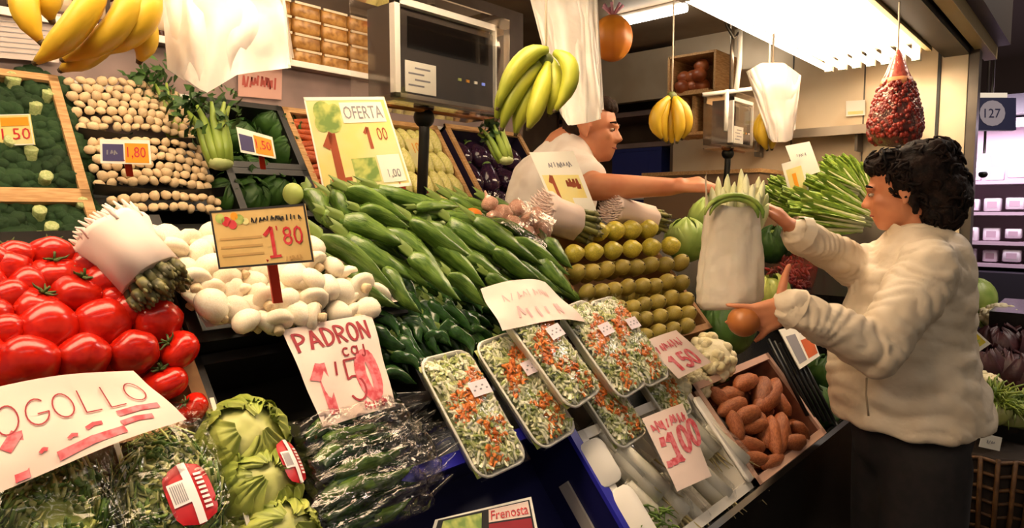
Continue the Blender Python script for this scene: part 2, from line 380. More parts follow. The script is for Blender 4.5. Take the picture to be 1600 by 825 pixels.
WALK_FILL = tube_fixture(-.6, 1.7, 'added unseen bank of fluorescent tubes over the seller walkway, brightening the rear', 1.5, 2.3, 3)  # added fixture out of view, there to brighten the rear rack and wall
tube_fixture(-.75, 1.35, 'bank of fluorescent tubes above the tomatoes, above the picture edge')
t = thing('tube_lamp', 'single white tube lamp fixed to the brown ceiling behind the round orange pumpkin', 'ceiling lamp')
a, b = atZ(965, 36, 2.42), atZ(1072, 12, 2.42)
obj('tube', G().tube([a, b], .022, 8), mat('small_tube', '#fff6e6', .4, emit=14), t)
obj('mount', G().tube([a + UPZ * .03, b + UPZ * .03], .018, 6), m_white, t)
t = thing('ceiling_pipe_frame', 'pale metal pipe frame hanging from the ceiling by the lamp bank', 'pipe frame')
a = cp(1157, 30, 2.75)
obj('upright', G().tube([a, cp(1155, 100, 2.75), cp(1150, 142, 2.75)], .011, 8), m_white, t)
obj('bracket', G().tube([cp(1130, 5, 2.75), cp(1137, 42, 2.75), cp(1147, 60, 2.75), cp(1157, 48, 2.75)], .008, 8), m_dsteel, t)
obj('crossbar', G().tube([cp(1098, 148, 2.75), cp(1150, 142, 2.75), cp(1205, 135, 2.75)], .009, 8), m_white, t)
obj('side_post', G().tube([cp(1136, 140, 2.75), cp(1134, 205, 2.75)], .009, 8), m_white, t)
obj('top_hook', G().tube([a, V((a.x, a.y, 2.46))], .006, 6), m_white, t)

# front counter
t = thing('display_counter', 'long sloping market counter with black front and chrome edge under the vegetables', 'counter')
X0, X1 = -.7, 2.78; L = X1 - X0; XC = (X0 + X1) / 2
obj('sloping_board', G().box((0, 0, -.17), (L, 1.02, .02), FM(F(XC, .445))), m_blackpanel, t, smooth=False)
obj('front_panel', G().box((XC, .645, .365), (L, .03, .73)), m_blackpanel, t, smooth=False)
g = G(); g.add([F(X0, -.05, -.005), F(X1, -.05, -.005), F(X1, -.065, -.17), F(X0, -.065, -.17)], [(0, 1, 2, 3)]); obj('inner_lip', g, m_blackpanel, t, smooth=False)
obj('edge_trim', G().box((0, 0, 0), (L, .014, .022), FM(F(XC, -.052))), m_chrome, t, smooth=False)
obj('back_panel', G().box((XC, 1.425, .7), (L, .02, 1.4)), m_blackpanel, t, smooth=False)
obj('side_panel', G().box((X1 - .01, 1.03, .35), (.02, .78, .7)), m_blackpanel, t, smooth=False)
# rear counter
t = thing('rear_display_rack', 'sloping rear rack against the back wall holding crates of broccoli and mushrooms', 'rack')
obj('sloping_board', G().box((0, 0, -.15), (3.2, .74, .02), RM(RR(.85, -.335))), m_blackpanel, t, smooth=False)
obj('front_panel', G().box((.85, 1.81, .55), (3.2, .02, 1.1)), m_blackpanel, t, smooth=False)
obj('ledge_panel', G().box((.85, 2.15, 1.875), (3.2, .02, .17)), m_mauve, t, smooth=False)
obj('ledge_trim', G().box((.85, 2.13, 1.793), (3.2, .03, .014)), m_white, t, smooth=False)
obj('back_upright', G().box((.85, 2.2, .95), (3.2, .05, 1.9)), m_mauve, t, smooth=False)
t = thing('wall_shelf', 'narrow mauve wall shelf with a white front edge carrying packets', 'shelf')
obj('board', G().box((.85, 2.2, 1.945), (3.0, .2, .016)), m_mauve, t, smooth=False)
obj('white_edge', G().box((.85, 2.1, 1.948), (3.0, .008, .02)), m_white, t, smooth=False)
# ------------------------------------------------------------------ front display: crates
def crate(name, label, cat, x0, x1, u0, u1, hb, ht, m, th=.012, plane=F, PM=FM, slot=False, m2=None, front=None, backh=None):
    w_, d_ = x1 - x0, u1 - u0; H = ht - hb
    t = thing(name, label, cat, M=PM(plane((x0 + x1) / 2, (u0 + u1) / 2, hb)))
    obj('base', G().box((0, 0, th / 2), (w_, d_, th)), m, t, smooth=False)
    for k, (cx, cy, sx, sy) in enumerate(((-w_ / 2 + th / 2, 0, th, d_), (w_ / 2 - th / 2, 0, th, d_), (0, -d_ / 2 + th / 2, w_, th), (0, d_ / 2 - th / 2, w_, th))):
        hh = H if not (k == 2 and front) else front - hb
        hh = hh if not (k == 3 and backh) else backh - hb
        wl = obj('wall', G().box((cx, cy, hh / 2), (sx, sy, hh)), m, t, smooth=False)
        r = obj('rim', G().box((cx, cy, hh), (sx + .008, sy + .008, .01)), m2 or m, wl, smooth=False)
    return t
m_blue = mat('blue_plastic', '#2f2fb0', .35, '#2a2aa0', 6)
m_navy_shade = mat('navy_and_shaded_blue', '#15154a', .4)  # crate's blue darkened for the shade inside; plain navy on the pale box
crate('tomato_crate', 'brown cardboard crate holding the red tomatoes', 'crate', -.1, .425, .47, .80, -.155, .0, m_card, backh=-.1)
crate('mushroom_crate', 'black plastic crate under the heap of large white mushrooms', 'crate', .435, .845, .595, .84, -.155, .012, m_black, backh=-.03)
ec = crate('empty_black_crate', 'empty black plastic crate in the shadow beside the PADRON sheet', 'crate', .44, .85, .425, .588, -.155, -.03, mat('worn_black_plastic', '#26211f', .35), .01)
for k in range(7): obj('rib', G().box((-.18 + k * .06, -.083, .06), (.012, .012, .11)), mat('worn_black_plastic', '#26211f', .35), ec, smooth=False)
crate('pepper_crate', 'dark crate under the long green peppers', 'crate', .86, 1.50, .50, .92, -.155, -.06, m_black)
crate('kiwi_crate', 'brown box holding the rows of kiwis', 'crate', 1.43, 2.0, .40, .80, -.155, -.02, m_card)
bc = crate('blue_crate', 'blue plastic crate at the bottom under the salad trays', 'crate', .585, 1.126, -.04, .30, -.155, .0, m_navy_shade, .016, m2=m_blue)
g = G(); g.box((.27 - .018, -.03, .075), (.006, .16, .028)); obj('handle_slot', g, mat('slot_grey', '#b8b0a8', .5), bc, smooth=False)
wb = crate('white_box', 'white foam box of film-wrapped vegetables beside the blue crate', 'box', 1.135, 1.62, -.035, .25, -.13, .0, m_white, .014)
fl = G(); fl.rbox((0, 0, 0), (.13, .24, .008), .02); obj('flap', fl, m_white, wb, T(V((.26, -.01, .135))) @ RY(.35))
fl = G(); fl.rbox((0, 0, 0), (.07, .10, .008), .02); obj('flap', fl, m_white, wb, T(V((-.235, .07, .137))) @ RY(-.2)); obj('flap', fl, m_white, wb, T(V((-.225, -.07, .137))) @ RY(-.2) @ S(.9, 1.6, 1))
pc = crate('sweet_potato_crate', 'shallow wooden crate of orange-brown sweet potatoes beside the chrome edge', 'crate', 1.66, 2.19, -.04, .25, -.12, .0, mat('dark_crate_wood', '#7a4c38', .6, '#8f5c44', 20), .012, m2=mat('pink_wood', '#c8a08c', .6))

# label card lying in the blue crate
s = quad_surf(PF(668, 850, .0), PF(842, 836, .0), PF(830, 776, .0), PF(680, 812, .0))
t = thing('crate_label_card', 'colourful printed card with red lettering at the bottom of the blue crate', 'card')
patch(s, 0, 0, 1, 1, m_whitecard, t, 'card_sheet', 0); patch(s, .03, .03, .97, .93, m_ink, t, 'print_field', .0006)
patch(s, .08, .1, .45, .85, m_greenprint, t, 'picture', .001); patch(s, .52, .5, .95, .9, m_paper, t, 'name_panel', .001)
put_text(s, 'Frenosta', .54, .56, .93, .84, m_red, t, lift=.002); patch(s, .52, .1, .95, .45, m_dred, t, 'red_panel', .001)

# ------------------------------------------------------------------ tomatoes
m_tom = mat('tomato_skin', '#b8160a', .22, '#c8220c', 2.2, rand=.12, spec=.5, coat=.15)
m_calyx = mat('tomato_calyx', '#4a5a22', .6)
def tomato(seed, k=5):
    t = thing('tomato', 'x', 'tomato')
    def d(p):
        a = math.atan2(p.y, p.x); q = 1 + .035 * math.sin(k * a + seed) * (1 - abs(p.z)) ** .5 + .03 * nz(p, 1.3, seed)
        return q * (1 - .22 * max(0, p.z - .75) / .25 * 1)
    obj('fruit', G().ell((0, 0, 0), (1, 1, .82), None, 24, 16, d), m_tom, t)
    g = G()
    for i in range(5):
        a = i * 1.257 + seed; g.tube([(0, 0, .66), (.2 * math.cos(a), .2 * math.sin(a), .74), (.42 * math.cos(a + .2), .42 * math.sin(a + .2), .80), (.55 * math.cos(a + .3), .55 * math.sin(a + .3), .92)], [.07, .07, .05, .01], 5)
    g.tube([(0, 0, .6), (.03, 0, .85), (.1, .02, 1.02)], [.07, .05, .06], 6)
    obj('calyx', g, m_calyx, t); return Proto(t)
TP = [tomato(i * 1.7, 4 + i) for i in range(3)]
TOMS = [(42, 568, 47, 1), (131, 558, 39, 1), (210, 551, 37, 1), (280, 546, 32, 0), (258, 597, 34, 0), (302, 637, 24, 0), (75, 513, 44, 0), (160, 507, 42, 0), (246, 503, 38, 1), (4, 521, 34, 0), (200, 488, 32, 0),
        (12, 466, 34, 0), (58, 480, 38, 0), (120, 457, 40, 0), (180, 470, 28, 0), (165, 442, 38, 0), (15, 421, 32, 0), (85, 428, 36, 0), (45, 446, 30, 0), (80, 400, 34, 0), (22, 402, 30, 0), (140, 415, 32, 0), (105, 440, 30, 0),
        (-30, 450, 38, 0), (-35, 560, 42, 0), (-20, 500, 38, 0), (-15, 410, 34, 0), (130, 400, 26, 0), (230, 470, 26, 0), (205, 445, 26, 0)]
front_row = {0: 'largest red tomato at the lower left edge of the crate', 1: 'red tomato second from the left in the bottom row', 2: 'red tomato third from the left in the bottom row', 3: 'red tomato at the right end of the bottom row by the cardboard edge',
             4: 'red tomato hanging below the bottom row beside the handwritten sign', 5: 'lowest small red tomato in the shaded corner of the cardboard crate'}
TL = rowlabels([(a, b) for a, b, c, d in TOMS[6:]], 4, 'ripe tomato, %s from left, %s row from the back of the crate')
for i, (x, y, r, side) in enumerate(TOMS):
    h = .035 - (.02 if i >= 4 and i < 6 else 0)
    p = PF(x, y, h); rr = r * dep(p) / FPX
    M = T(p) @ (rrot() if not side else Matrix.Rotation(R.uniform(0, 6), 4, 'Z') @ RX(R.uniform(-.3, .3))) @ S(rr)
    if not side and i > 5: M = T(p) @ RY(R.uniform(-.4, .4)) @ RX(.35 if i in (12, 13, 17) else R.uniform(-1.5, -.5)) @ RZ(R.uniform(0, 6)) @ S(rr, rr, rr)
    elif i in (3, 4, 5): M = T(p) @ RY(-.9 if i != 4 else -.3) @ RX(.1) @ RZ(R.uniform(0, 6)) @ S(rr)
    else: M = T(p) @ RX(-1.3) @ RZ(R.uniform(0, 6)) @ S(rr, rr, rr * 1.02)
    TP[i % 3].put(M, front_row[i] if i in front_row else TL[i - 6], 'ripe tomatoes in the crate')
for i in range(22):                                       # the layer below, seen through the gaps
    X = -.06 + (i % 6) * .085; u = .52 + (i // 6) * .095
    TP[i % 3].put(T(F(X, u, -.07)) @ RX(R.uniform(-.4, .8)) @ RZ(R.uniform(0, 6)) @ S(.042), 'red tomato of the lower layer in the crate', 'lower layer of tomatoes')

# ------------------------------------------------------------------ white mushrooms in the front heap
m_mush = mat('mushroom_skin', '#f0e6d2', .55, '#e2d2b4', 14, rand=.08, sss=.1, lo=.35, hi=.75)
def mushroom(seed, lo=False, part=None):
    a = 9 if lo else 14; g = G()
    pr = [(.02, -.62), (.28, -.62), (.34, -.5), (.3, -.25), (.34, -.12), (.7, -.2), (.93, -.05), (1.0, .12), (.93, .38), (.72, .62), (.4, .78), (.03, .84)]
    if part == 'stem': pr = [(.02, -.68), (.26, -.68), (.33, -.55), (.3, -.25), (.32, -.05), (.02, -.04)]
    if part == 'cap': pr = [(.02, -.12), (.6, -.2), (.9, -.12), (1.0, .08), (.97, .34), (.8, .64), (.45, .84), (.03, .9)]
    if lo: pr = [(.02, -.6), (.32, -.58), (.3, -.2), (.75, -.2), (1, .1), (.85, .5), (.4, .78), (.03, .84)]
    g.lathe(pr, a, None, lambda q, z: 1 + .06 * math.sin(2 * q + seed) + .05 * math.sin(3 * q + 2 * seed + z)); return g
def inpoly(x, y, P):
    c = False; j = len(P) - 1
    for i in range(len(P)):
        if (P[i][1] > y) != (P[j][1] > y) and x < (P[j][0] - P[i][0]) * (y - P[i][1]) / (P[j][1] - P[i][1]) + P[i][0]: c = not c
        j = i
    return c
def scatter(P, dmin, n=4000, seed=3):
    q = random.Random(seed); xs = [p[0] for p in P]; ys = [p[1] for p in P]; o = []
    for _ in range(n):
        x, y = q.uniform(min(xs), max(xs)), q.uniform(min(ys), max(ys))
        if inpoly(x, y, P) and all((x - a) ** 2 + ((y - b) * 1.15) ** 2 > dmin * dmin for a, b in o): o.append((x, y))
    return o
MP = []
for i in range(4):
    o = thing('mushroom', 'x', 'mushroom'); obj('cap', mushroom(i * 1.3, part='cap'), m_mush, o); obj('stem', mushroom(i * 1.3, part='stem'), mat('mushroom_stem', '#dcc8a4', .6, '#c8b088', 20), o); MP.append(Proto(o))
pts = scatter([(212, 372), (330, 362), (480, 385), (520, 420), (604, 470), (585, 492), (430, 514), (312, 488), (280, 440), (235, 410)], 23)
ML = rowlabels(pts, 7, 'large white mushroom, %s from left, %s row from the back')
for i, (x, y) in enumerate(pts):
    p = PF(x, y, .03 + R.uniform(0, .025)); rr = R.uniform(.021, .028)
    MP[i % 4].put(T(p) @ RX(R.uniform(.1, 1.5) if i % 3 else R.uniform(-1.6, -.6)) @ RY(R.uniform(-.8, .8)) @ RZ(R.uniform(0, 6)) @ S(rr, rr * R.uniform(.9, 1.15), rr * R.uniform(.9, 1.1)), ML[i], 'large mushrooms in the front heap')
pts = scatter([(212, 372), (480, 370), (595, 470), (430, 510), (300, 480)], 34, seed=8)
for i, (x, y) in enumerate(pts):
    MP[i % 4].put(T(PF(x, y, -.005)) @ RX(R.uniform(-1.2, 1.4)) @ RY(R.uniform(-.9, .9)) @ S(.026), 'white button mushroom of the lower layer under the front heap', 'mushrooms of the lower layer')
lin_ = quad_surf(PF(305, 490, .0), PF(596, 486, .012), PF(600, 470, .02), PF(300, 470, .01))
g = G(); g.grid(lambda a, b: F(.455 + .385 * a, .612 - .012 * math.sin(a * 3.1) + .03 * b, .012 + .012 * math.sin(a * 9) + .012 * (1 - b)), 24, 3)
tag(obj('paper_liner', g, m_paper), 'white paper lining the front rim of the mushroom crate', 'paper')

# ------------------------------------------------------------------ peppers
m_pep = mat('pepper_skin', '#6f8c38', .26, '#41601f', 2.6, rand=.25, spec=.55, coat=.12, lo=.32, hi=.68, bump=.25, bscale=9)
m_padron = mat('padron_skin', '#2f5420', .25, '#24451a', 5, rand=.25, spec=.6, coat=.2)
m_pstem = mat('pepper_stem', '#6f8438', .5)
def pepper(seed, m, name, bend=.12):
    q = random.Random(seed); t = thing(name, 'x', 'pepper'); n = 12; pts = []; rd = []
    b1 = q.uniform(-bend, bend); b2 = q.uniform(-bend, bend)
    prof = [.55, .86, 1, 1, .97, .92, .86, .78, .68, .56, .40, .2, .04]
    for i in range(n + 1):
        s = i / n; pts.append(V((s, 0, 0))); rd.append(prof[i])
    g = G(); seg = 12; vs = []
    for i in range(n + 1):
        s = i / n; cy = b1 * math.sin(s * PI) + b2 * .5 * math.sin(2 * s * PI); cz = .1 * q.uniform(-.4, .4)
        for k in range(seg):
            a = 2 * PI * k / seg; r_ = prof[i] * (1 + .14 * math.sin(3 * a + seed + s * 2) + .16 * noise.noise(V((s * 6, math.cos(a) * 1.2 + seed, math.sin(a)))))
            vs.append((s, r_ * math.cos(a) + cy * 5, r_ * math.sin(a) + cz))
    fs = [(i * seg + k, i * seg + (k + 1) % seg, (i + 1) * seg + (k + 1) % seg, (i + 1) * seg + k) for i in range(n) for k in range(seg)]
    fs += [tuple(range(seg))[::-1], tuple(range(n * seg, n * seg + seg))]
    obj('flesh', g.add(vs, fs), m, t)
    sg = G().tube([(.01, 0, 0), (-.03, 0, .05), (-.09, .2, .3), (-.17, .5, .5)], [.3, .2, .11, .14], 7); obj('stem', sg, m_pstem, t); return Proto(t)
PP = [pepper(i, m_pep, 'long_pepper') for i in range(6)]; DP = [pepper(i + 20, m_padron, 'padron_pepper', .2) for i in range(4)]
PEP = [(478, 298, 512, 355, 19), (520, 300, 560, 350, 16), (540, 298, 640, 345, 18), (570, 300, 665, 330, 15), (590, 295, 715, 330, 14), (650, 325, 720, 322, 10), (650, 342, 715, 338, 11), (505, 335, 575, 365, 17),
       (500, 372, 620, 455, 21), (494, 405, 600, 470, 19), (540, 370, 650, 440, 20), (535, 345, 640, 385, 20), (600, 360, 700, 435, 20), (640, 345, 745, 405, 18), (560, 330, 640, 355, 16), (670, 350, 780, 440, 18),
       (700, 345, 800, 410, 17), (740, 345, 850, 415, 16), (720, 400, 800, 450, 17), (770, 390, 850, 440, 16), (800, 375, 890, 430, 15), (800, 410, 880, 460, 15), (840, 400, 900, 465, 14), (640, 400, 720, 470, 18), (680, 380, 760, 450, 17),
       (600, 420, 660, 490, 17), (760, 350, 840, 370, 13), (790, 360, 880, 395, 13), (690, 335, 790, 350, 13), (850, 375, 895, 420, 13), (625, 380, 690, 420, 18), (530, 420, 625, 480, 17), (700, 430, 760, 480, 15), (760, 430, 830, 470, 14)]
PL = rowlabels([((a + c) / 2, (b + d) / 2) for a, b, c, d, r in PEP], 4, 'long green pepper, %s from left, %s row from the back')
for i, (a, b, c, d, r) in enumerate(PEP):
    h = .03 + .012 * (i % 3); p1, p2 = PF(a, b, h), PF(c, d, h - .005); wd = r * .88 * dep((p1 + p2) / 2) / FPX
    PP[i % 6].put(along(p1, p2, FN, wd), PL[i], 'long green peppers in the heap')
q = random.Random(5)
for i in range(46):                                      # lower layers of the same heap
    X = q.uniform(.88, 1.42); u = q.uniform(.60, .88); p1 = F(X - .07, u + .05, -.015); p2 = F(X + .07, u - .06, -.02)
    PP[i % 6].put(along(p1, p2, FN, .021), 'long green frying pepper deep in the heap', 'lower long green peppers')
DPT = scatter([(590, 450), (660, 462), (760, 450), (880, 470), (800, 490), (752, 500), (760, 540), (640, 560), (622, 600), (600, 540)], 17, seed=6); DL = rowlabels(DPT, 6, 'small dark green padron pepper, %s from left, %s row down')
for i, (x, y) in enumerate(DPT):
    p = PF(x, y, R.uniform(-.03, .01)); a = R.uniform(-1.6, -.5); d = (EX * math.cos(a) + FU * math.sin(a)) * R.uniform(.03, .045)
    DP[i % 4].put(along(p - d, p + d, FN, R.uniform(.013, .018)), DL[i], 'small dark peppers')
for i in range(40):
    p = F(q.uniform(.86, 1.4), q.uniform(.47, .62), -.05); a = q.uniform(-1.8, -.4); d = (EX * math.cos(a) + FU * math.sin(a)) * .04
    DP[i % 4].put(along(p - d, p + d, FN, .018), 'small dark green padron pepper at the bottom of its crate', 'lower small dark peppers')

# ------------------------------------------------------------------ kiwis and yellow pears
m_kiwi = mat('kiwi_skin', '#a4953e', .5, '#8a7230', 18, rand=.2, bump=.1, bscale=120)
m_pear = mat('pear_skin', '#c2b03e', .35, '#a89a32', 8, rand=.1)
kg = G().ell((0, 0, 0), (1, 1, 1.28), None, 14, 10, lambda p: 1 + .03 * nz(p, 1.5)); ko = thing('kiwi', 'x', 'kiwi'); obj('fruit', kg, m_kiwi, ko)
obj('tip', G().lathe([(.16, 1.24), (.1, 1.32), (.02, 1.33)], 7), mat('kiwi_tip', '#4a3a1e', .8), ko); KP = Proto(ko)
rows = [(903, 428, 1062, 410, 8), (918, 456, 1064, 440, 8), (945, 484, 1068, 466, 7), (966, 506, 1072, 490, 6), (985, 526, 1072, 512, 5)]
nm = ['topmost', 'second', 'third', 'fourth', 'lowest']
for j, (xa, ya, xb, yb, n) in enumerate(rows):
    for i in range(n):
        s = i / (n - 1); p = PF(xa + (xb - xa) * s + R.uniform(-2, 2), ya + (yb - ya) * s + R.uniform(-3, 3), .012); rr = 12.7 * dep(p) / FPX
        KP.put(FM(p) @ RX(R.uniform(-.15, .3)) @ RX(.1) @ RZ(R.uniform(0, 6)) @ S(rr) , 'greenish brown kiwi, %s from left in the %s kiwi row' % (nth(i), nm[j]), 'kiwis of the %s row' % nm[j])
q = random.Random(9)
for i in range(24): KP.put(FM(F(1.47 + (i % 8) * .066, .47 + (i // 8) * .1, -.05)) @ RZ(i) @ S(.026), 'kiwi under the visible rows of the kiwi box', 'kiwis of the layer below')
po = thing('pear', 'x', 'pear')
obj('fruit', G().lathe([(.02, -1), (.45, -.95), (.85, -.6), (1, -.1), (.9, .35), (.68, .8), (.5, 1.15), (.25, 1.35), (.03, 1.38)], 14), m_pear, po)
obj('stem', G().tube([(0, 0, 1.36), (.04, 0, 1.6), (.12, 0, 1.75)], .06, 5), mat('pear_stem', '#5a4020', .7), po); PEA = Proto(po)
for j, (xa, ya, xb, yb, n) in enumerate([(935, 362, 1012, 358, 4), (897, 396, 1048, 384, 6)]):
    for i in range(n):
        s = i / (n - 1); p = PF(xa + (xb - xa) * s, ya + (yb - ya) * s, .03); rr = (15 if j else 16) * dep(p) / FPX
        PEA.put(FM(p) @ RY(1.45) @ RZ(i) @ S(rr), 'yellow-green pear, %s from left in the %s row above the kiwis' % (nth(i), 'lower' if j else 'upper'), 'pears of the %s row' % ('lower' if j else 'upper'))

# ------------------------------------------------------------------ salad trays
m_foam = mat('white_foam', '#f2ecdf', .5); m_shl = mat('lettuce_shreds', '#c6c98a', .45, '#97a552', 40); m_shc = mat('carrot_shreds', '#e88a34', .45, '#d8702a', 30)
m_shw = mat('cabbage_shreds', '#f2eed4', .45, '#e2e2b8', 30)
def tray_geo(w_, l_, h_):
    g = G(); n = 4; rings = []
    def ring(w2, l2, r, z):
        x, y = w2 / 2 - r, l2 / 2 - r; o = []
        for qx, qy, a0 in ((x, y, 0), (-x, y, PI / 2), (-x, -y, PI), (x, -y, 1.5 * PI)):
            for i in range(n + 1): a = a0 + PI / 2 * i / n; o.append((qx + r * math.cos(a), qy + r * math.sin(a), z))
        return o
    for w2, l2, r, z in ((w_ - .035, l_ - .035, .02, 0), (w_ - .012, l_ - .012, .028, h_ * .8), (w_, l_, .03, h_), (w_ - .006, l_ - .006, .03, h_ + .003), (w_ - .016, l_ - .016, .026, h_ * .8), (w_ - .04, l_ - .04, .02, .005)): rings += ring(w2, l2, r, z)
    k = 4 * (n + 1); fs = [(j * k + i, j * k + (i + 1) % k, (j + 1) * k + (i + 1) % k, (j + 1) * k + i) for j in range(5) for i in range(k)]
    fs += [tuple(range(k))[::-1], tuple(range(5 * k, 6 * k))]
    return g.add(rings, fs)
def shreds(seed, n, w_, l_, z0, zone, ln=(.01, .024), wd=.0055):
    q = random.Random(seed); g = G()
    for _ in range(n):
        x = q.uniform(-.5, .5) * (w_ - .03); y = q.uniform(-.5, .5) * (l_ - .03)
        if zone and not zone(x / w_, y / l_, q): continue
        dome = .014 * (1 - (2 * x / w_) ** 4) * (1 - (2 * y / l_) ** 4)
        M = T(V((x, y, z0 + dome + q.uniform(-.006, .006)))) @ RZ(q.uniform(0, 6.3)) @ RX(q.uniform(-.7, .7)) @ RY(q.uniform(-.6, .6))
        l = q.uniform(*ln); b = wd * q.uniform(.7, 1.4)
        g.add([(-l / 2, -b / 2, 0), (0, -b / 2, l * .18), (l / 2, -b / 2, 0), (-l / 2, b / 2, .001), (0, b / 2, l * .18 + .001), (l / 2, b / 2, .001), (0, 0, -.002)], [(0, 1, 4, 3), (1, 2, 5, 4), (0, 6, 1), (1, 6, 2), (3, 4, 6), (4, 5, 6)], M)
    return g
W_, L_ = .135, .25
def salad(seed):
    t = thing('salad_tray', 'x', 'salad tray'); obj('foam_tray', tray_geo(W_, L_, .028), m_foam, t)
    obj('bed', G().grid(lambda a, b: ((a - .5) * (W_ - .02), (b - .5) * (L_ - .02), .014 + .012 * math.sin(PI * a) * math.sin(PI * b)), 8, 10), m_shl, t)
    zc = lambda x, y, q: abs(y - (.12 if seed % 2 else .18) - .3 * x) < .12 or (y < -.1 and abs(x + .12 * math.sin(seed + y * 14)) < .2 and q.random() < .6)
    for nme, m, sd, n, zone, ln in (('lettuce_shreds', m_shl, 1, 800, None, (.012, .024)), ('cabbage_shreds', m_shw, 2, 700, None, (.012, .026)), ('carrot_shreds', m_shc, 3, 1100, zc, (.009, .018))):
        obj(nme, shreds(seed * 7 + sd, n, W_, L_, .022 + (.004 if 'carrot' in nme else 0), zone, ln), m, t, kind='stuff')
    obj('cling_film', G().grid(lambda a, b: ((a - .5) * W_, (b - .5) * L_, .031 + .018 * (1 - (2 * a - 1) ** 4) * (1 - (2 * b - 1) ** 4)), 10, 12), m_film, t)
    lb = obj('weight_label', G().grid(lambda a, b: ((a - .5) * .05 + .02, (b - .5) * .03 + .03, .052), 2, 2), mat('label_lilac', '#e4d4dc', .5), t)
    gg = G()
    for k in range(5): gg.box((.004 + k * .008, .03 + (.004 if k % 2 else -.003), .0525), (.005, .003, .0003))
    obj('print', gg, m_greyink, lb, smooth=False); return Proto(t)
SP = [salad(1), salad(2), salad(3)]
def tray(x, y, h, rot, k, lab, tilt=0): SP[k].put(FM(PF(x, y, h), rot) @ RX(tilt), lab, 'salad trays')
tray(727, 652, .005, .02, 0, 'salad tray lowest at the left, over the blue crate beside the bagged peppers')
tray(810, 616, .012, .10, 1, 'salad tray second from the left, partly under the upper stack')
tray(850, 560, .055, .16, 2, 'salad tray lying on top, under the pink handwritten sheet')
tray(930, 552, .045, .12, 0, 'salad tray on top, second of the upper row from the left')
tray(972, 540, .036, .06, 1, 'salad tray at the right end of the upper row next to the kiwis')
tray(930, 625, -.005, .08, 2, 'salad tray mostly hidden under the upper row beside the white box')
tray(1010, 595, -.01, .04, 0, 'salad tray at the lower right under the pink sheet by the cauliflower')

# ------------------------------------------------------------------ sweet potatoes
m_sp = mat('sweet_potato_skin', '#b0663a', .5, '#8f4a26', 10, rand=.18, bump=.3, bscale=60)
SPP = []
for k in range(4):
    g = G(); n = 10; q = random.Random(k + 40); b = q.uniform(-.5, .5)
    pts = [(i / n, b * .35 * math.sin(i / n * PI), 0) for i in range(n + 1)]
    vs = []; seg = 10; pf = [.18, .62, .86, .96, 1, .98, .95, .88, .76, .5, .12]
    for i in range(n + 1):
        for j in range(seg):
            a = 2 * PI * j / seg; rr = pf[i] * (1 + .18 * noise.noise(V((i * .5, math.cos(a) + k * 3, math.sin(a))))); vs.append((i / n, rr * math.cos(a) + 2 * pts[i][1], rr * math.sin(a)))
    fs = [(i * seg + j, i * seg + (j + 1) % seg, (i + 1) * seg + (j + 1) % seg, (i + 1) * seg + j) for i in range(n) for j in range(seg)] + [tuple(range(seg))[::-1], tuple(range(n * seg, n * seg + seg))]
    o = obj('sweet_potato', g.add(vs, fs), m_sp); tag(o, 'x', 'sweet potato'); SPP.append(Proto(o))
SPL = [(1120, 625, 1160, 612, 17), (1125, 645, 1165, 625, 16), (1150, 605, 1182, 592, 16), (1180, 640, 1215, 592, 19), (1195, 590, 1185, 640, 17), (1150, 655, 1185, 640, 17), (1180, 640, 1200, 700, 14), (1205, 650, 1215, 715, 14), (1222, 645, 1215, 715, 16), (1150, 690, 1195, 700, 15), (1165, 715, 1205, 725, 15), (1225, 690, 1255, 685, 15), (1110, 605, 1140, 640, 13), (1160, 670, 1200, 660, 13), (1240, 660, 1262, 690, 13), (1205, 610, 1235, 650, 14), (1190, 730, 1225, 712, 12), (1140, 640, 1160, 690, 13)]
SL = rowlabels([((a + c) / 2, (b + d) / 2) for a, b, c, d, r in SPL], 4, 'sweet potato, %s from left, %s row from the crate back')
for i, (a, b, c, d, r) in enumerate(SPL):
    p1, p2 = PF(a, b, -.01 + .012 * (i % 3)), PF(c, d, -.01 + .01 * (i % 2)); SPP[i % 4].put(along(p1, p2, FN, r * .92 * dep(p1) / FPX), SL[i], 'sweet potatoes in the crate')
for i in range(18):
    X = 1.72 + (i % 6) * .085; u = .02 + (i // 6) * .08; a = R.uniform(0, 3); d = (EX * math.cos(a) + FU * math.sin(a)) * .05; SPP[i % 4].put(along(F(X, u, -.06) - d, F(X, u, -.06) + d, FN, .026), 'sweet potato at the bottom of the shallow wooden crate', 'sweet potatoes underneath')

# ------------------------------------------------------------------ wrapped white vegetables in the foam box
m_tur = mat('white_root', '#e8e2d2', .4, '#d6d2b4', 8, rand=.06); m_leafy = mat('leek_green', '#6f8a3c', .5, '#4f6c28', 20)
def wrapped(seed):
    t = thing('wrapped_root_bundle', 'x', 'wrapped vegetable'); q = random.Random(seed); st = []
    for k in range(4):
        a = k * 1.57; st.append(obj('white_stalk', G().tube([(-.06, .016 * math.cos(a), .016 * math.sin(a)), (0, .018 * math.cos(a), .018 * math.sin(a)), (.075, .02 * math.cos(a), .02 * math.sin(a))], [.019, .016, .013], 8), m_tur, t))
    gg = G()
    for k in range(14): a = q.uniform(0, 6.3); r_ = q.uniform(0, .02); gg.tube([(-.06, r_ * math.cos(a), r_ * math.sin(a)), (-.085, 1.3 * r_ * math.cos(a), 1.3 * r_ * math.sin(a)), (-.10 - q.uniform(0, .015), 1.7 * r_ * math.cos(a), 1.7 * r_ * math.sin(a))], [.004, .002, .0008], 4)
    obj('root_hairs', gg, mat('root_hair', '#c8b884', .7), t)
    obj('wrap', G().lathe([(.02, -.09), (.04, -.06), (.043, 0), (.038, .06), (.03, .09)], 14, RY(PI / 2), lambda q_, z: 1 + .08 * math.sin(q_ * 5 + z * 90 + seed)), m_film, t); return Proto(t)
WP = [wrapped(1), wrapped(2)]
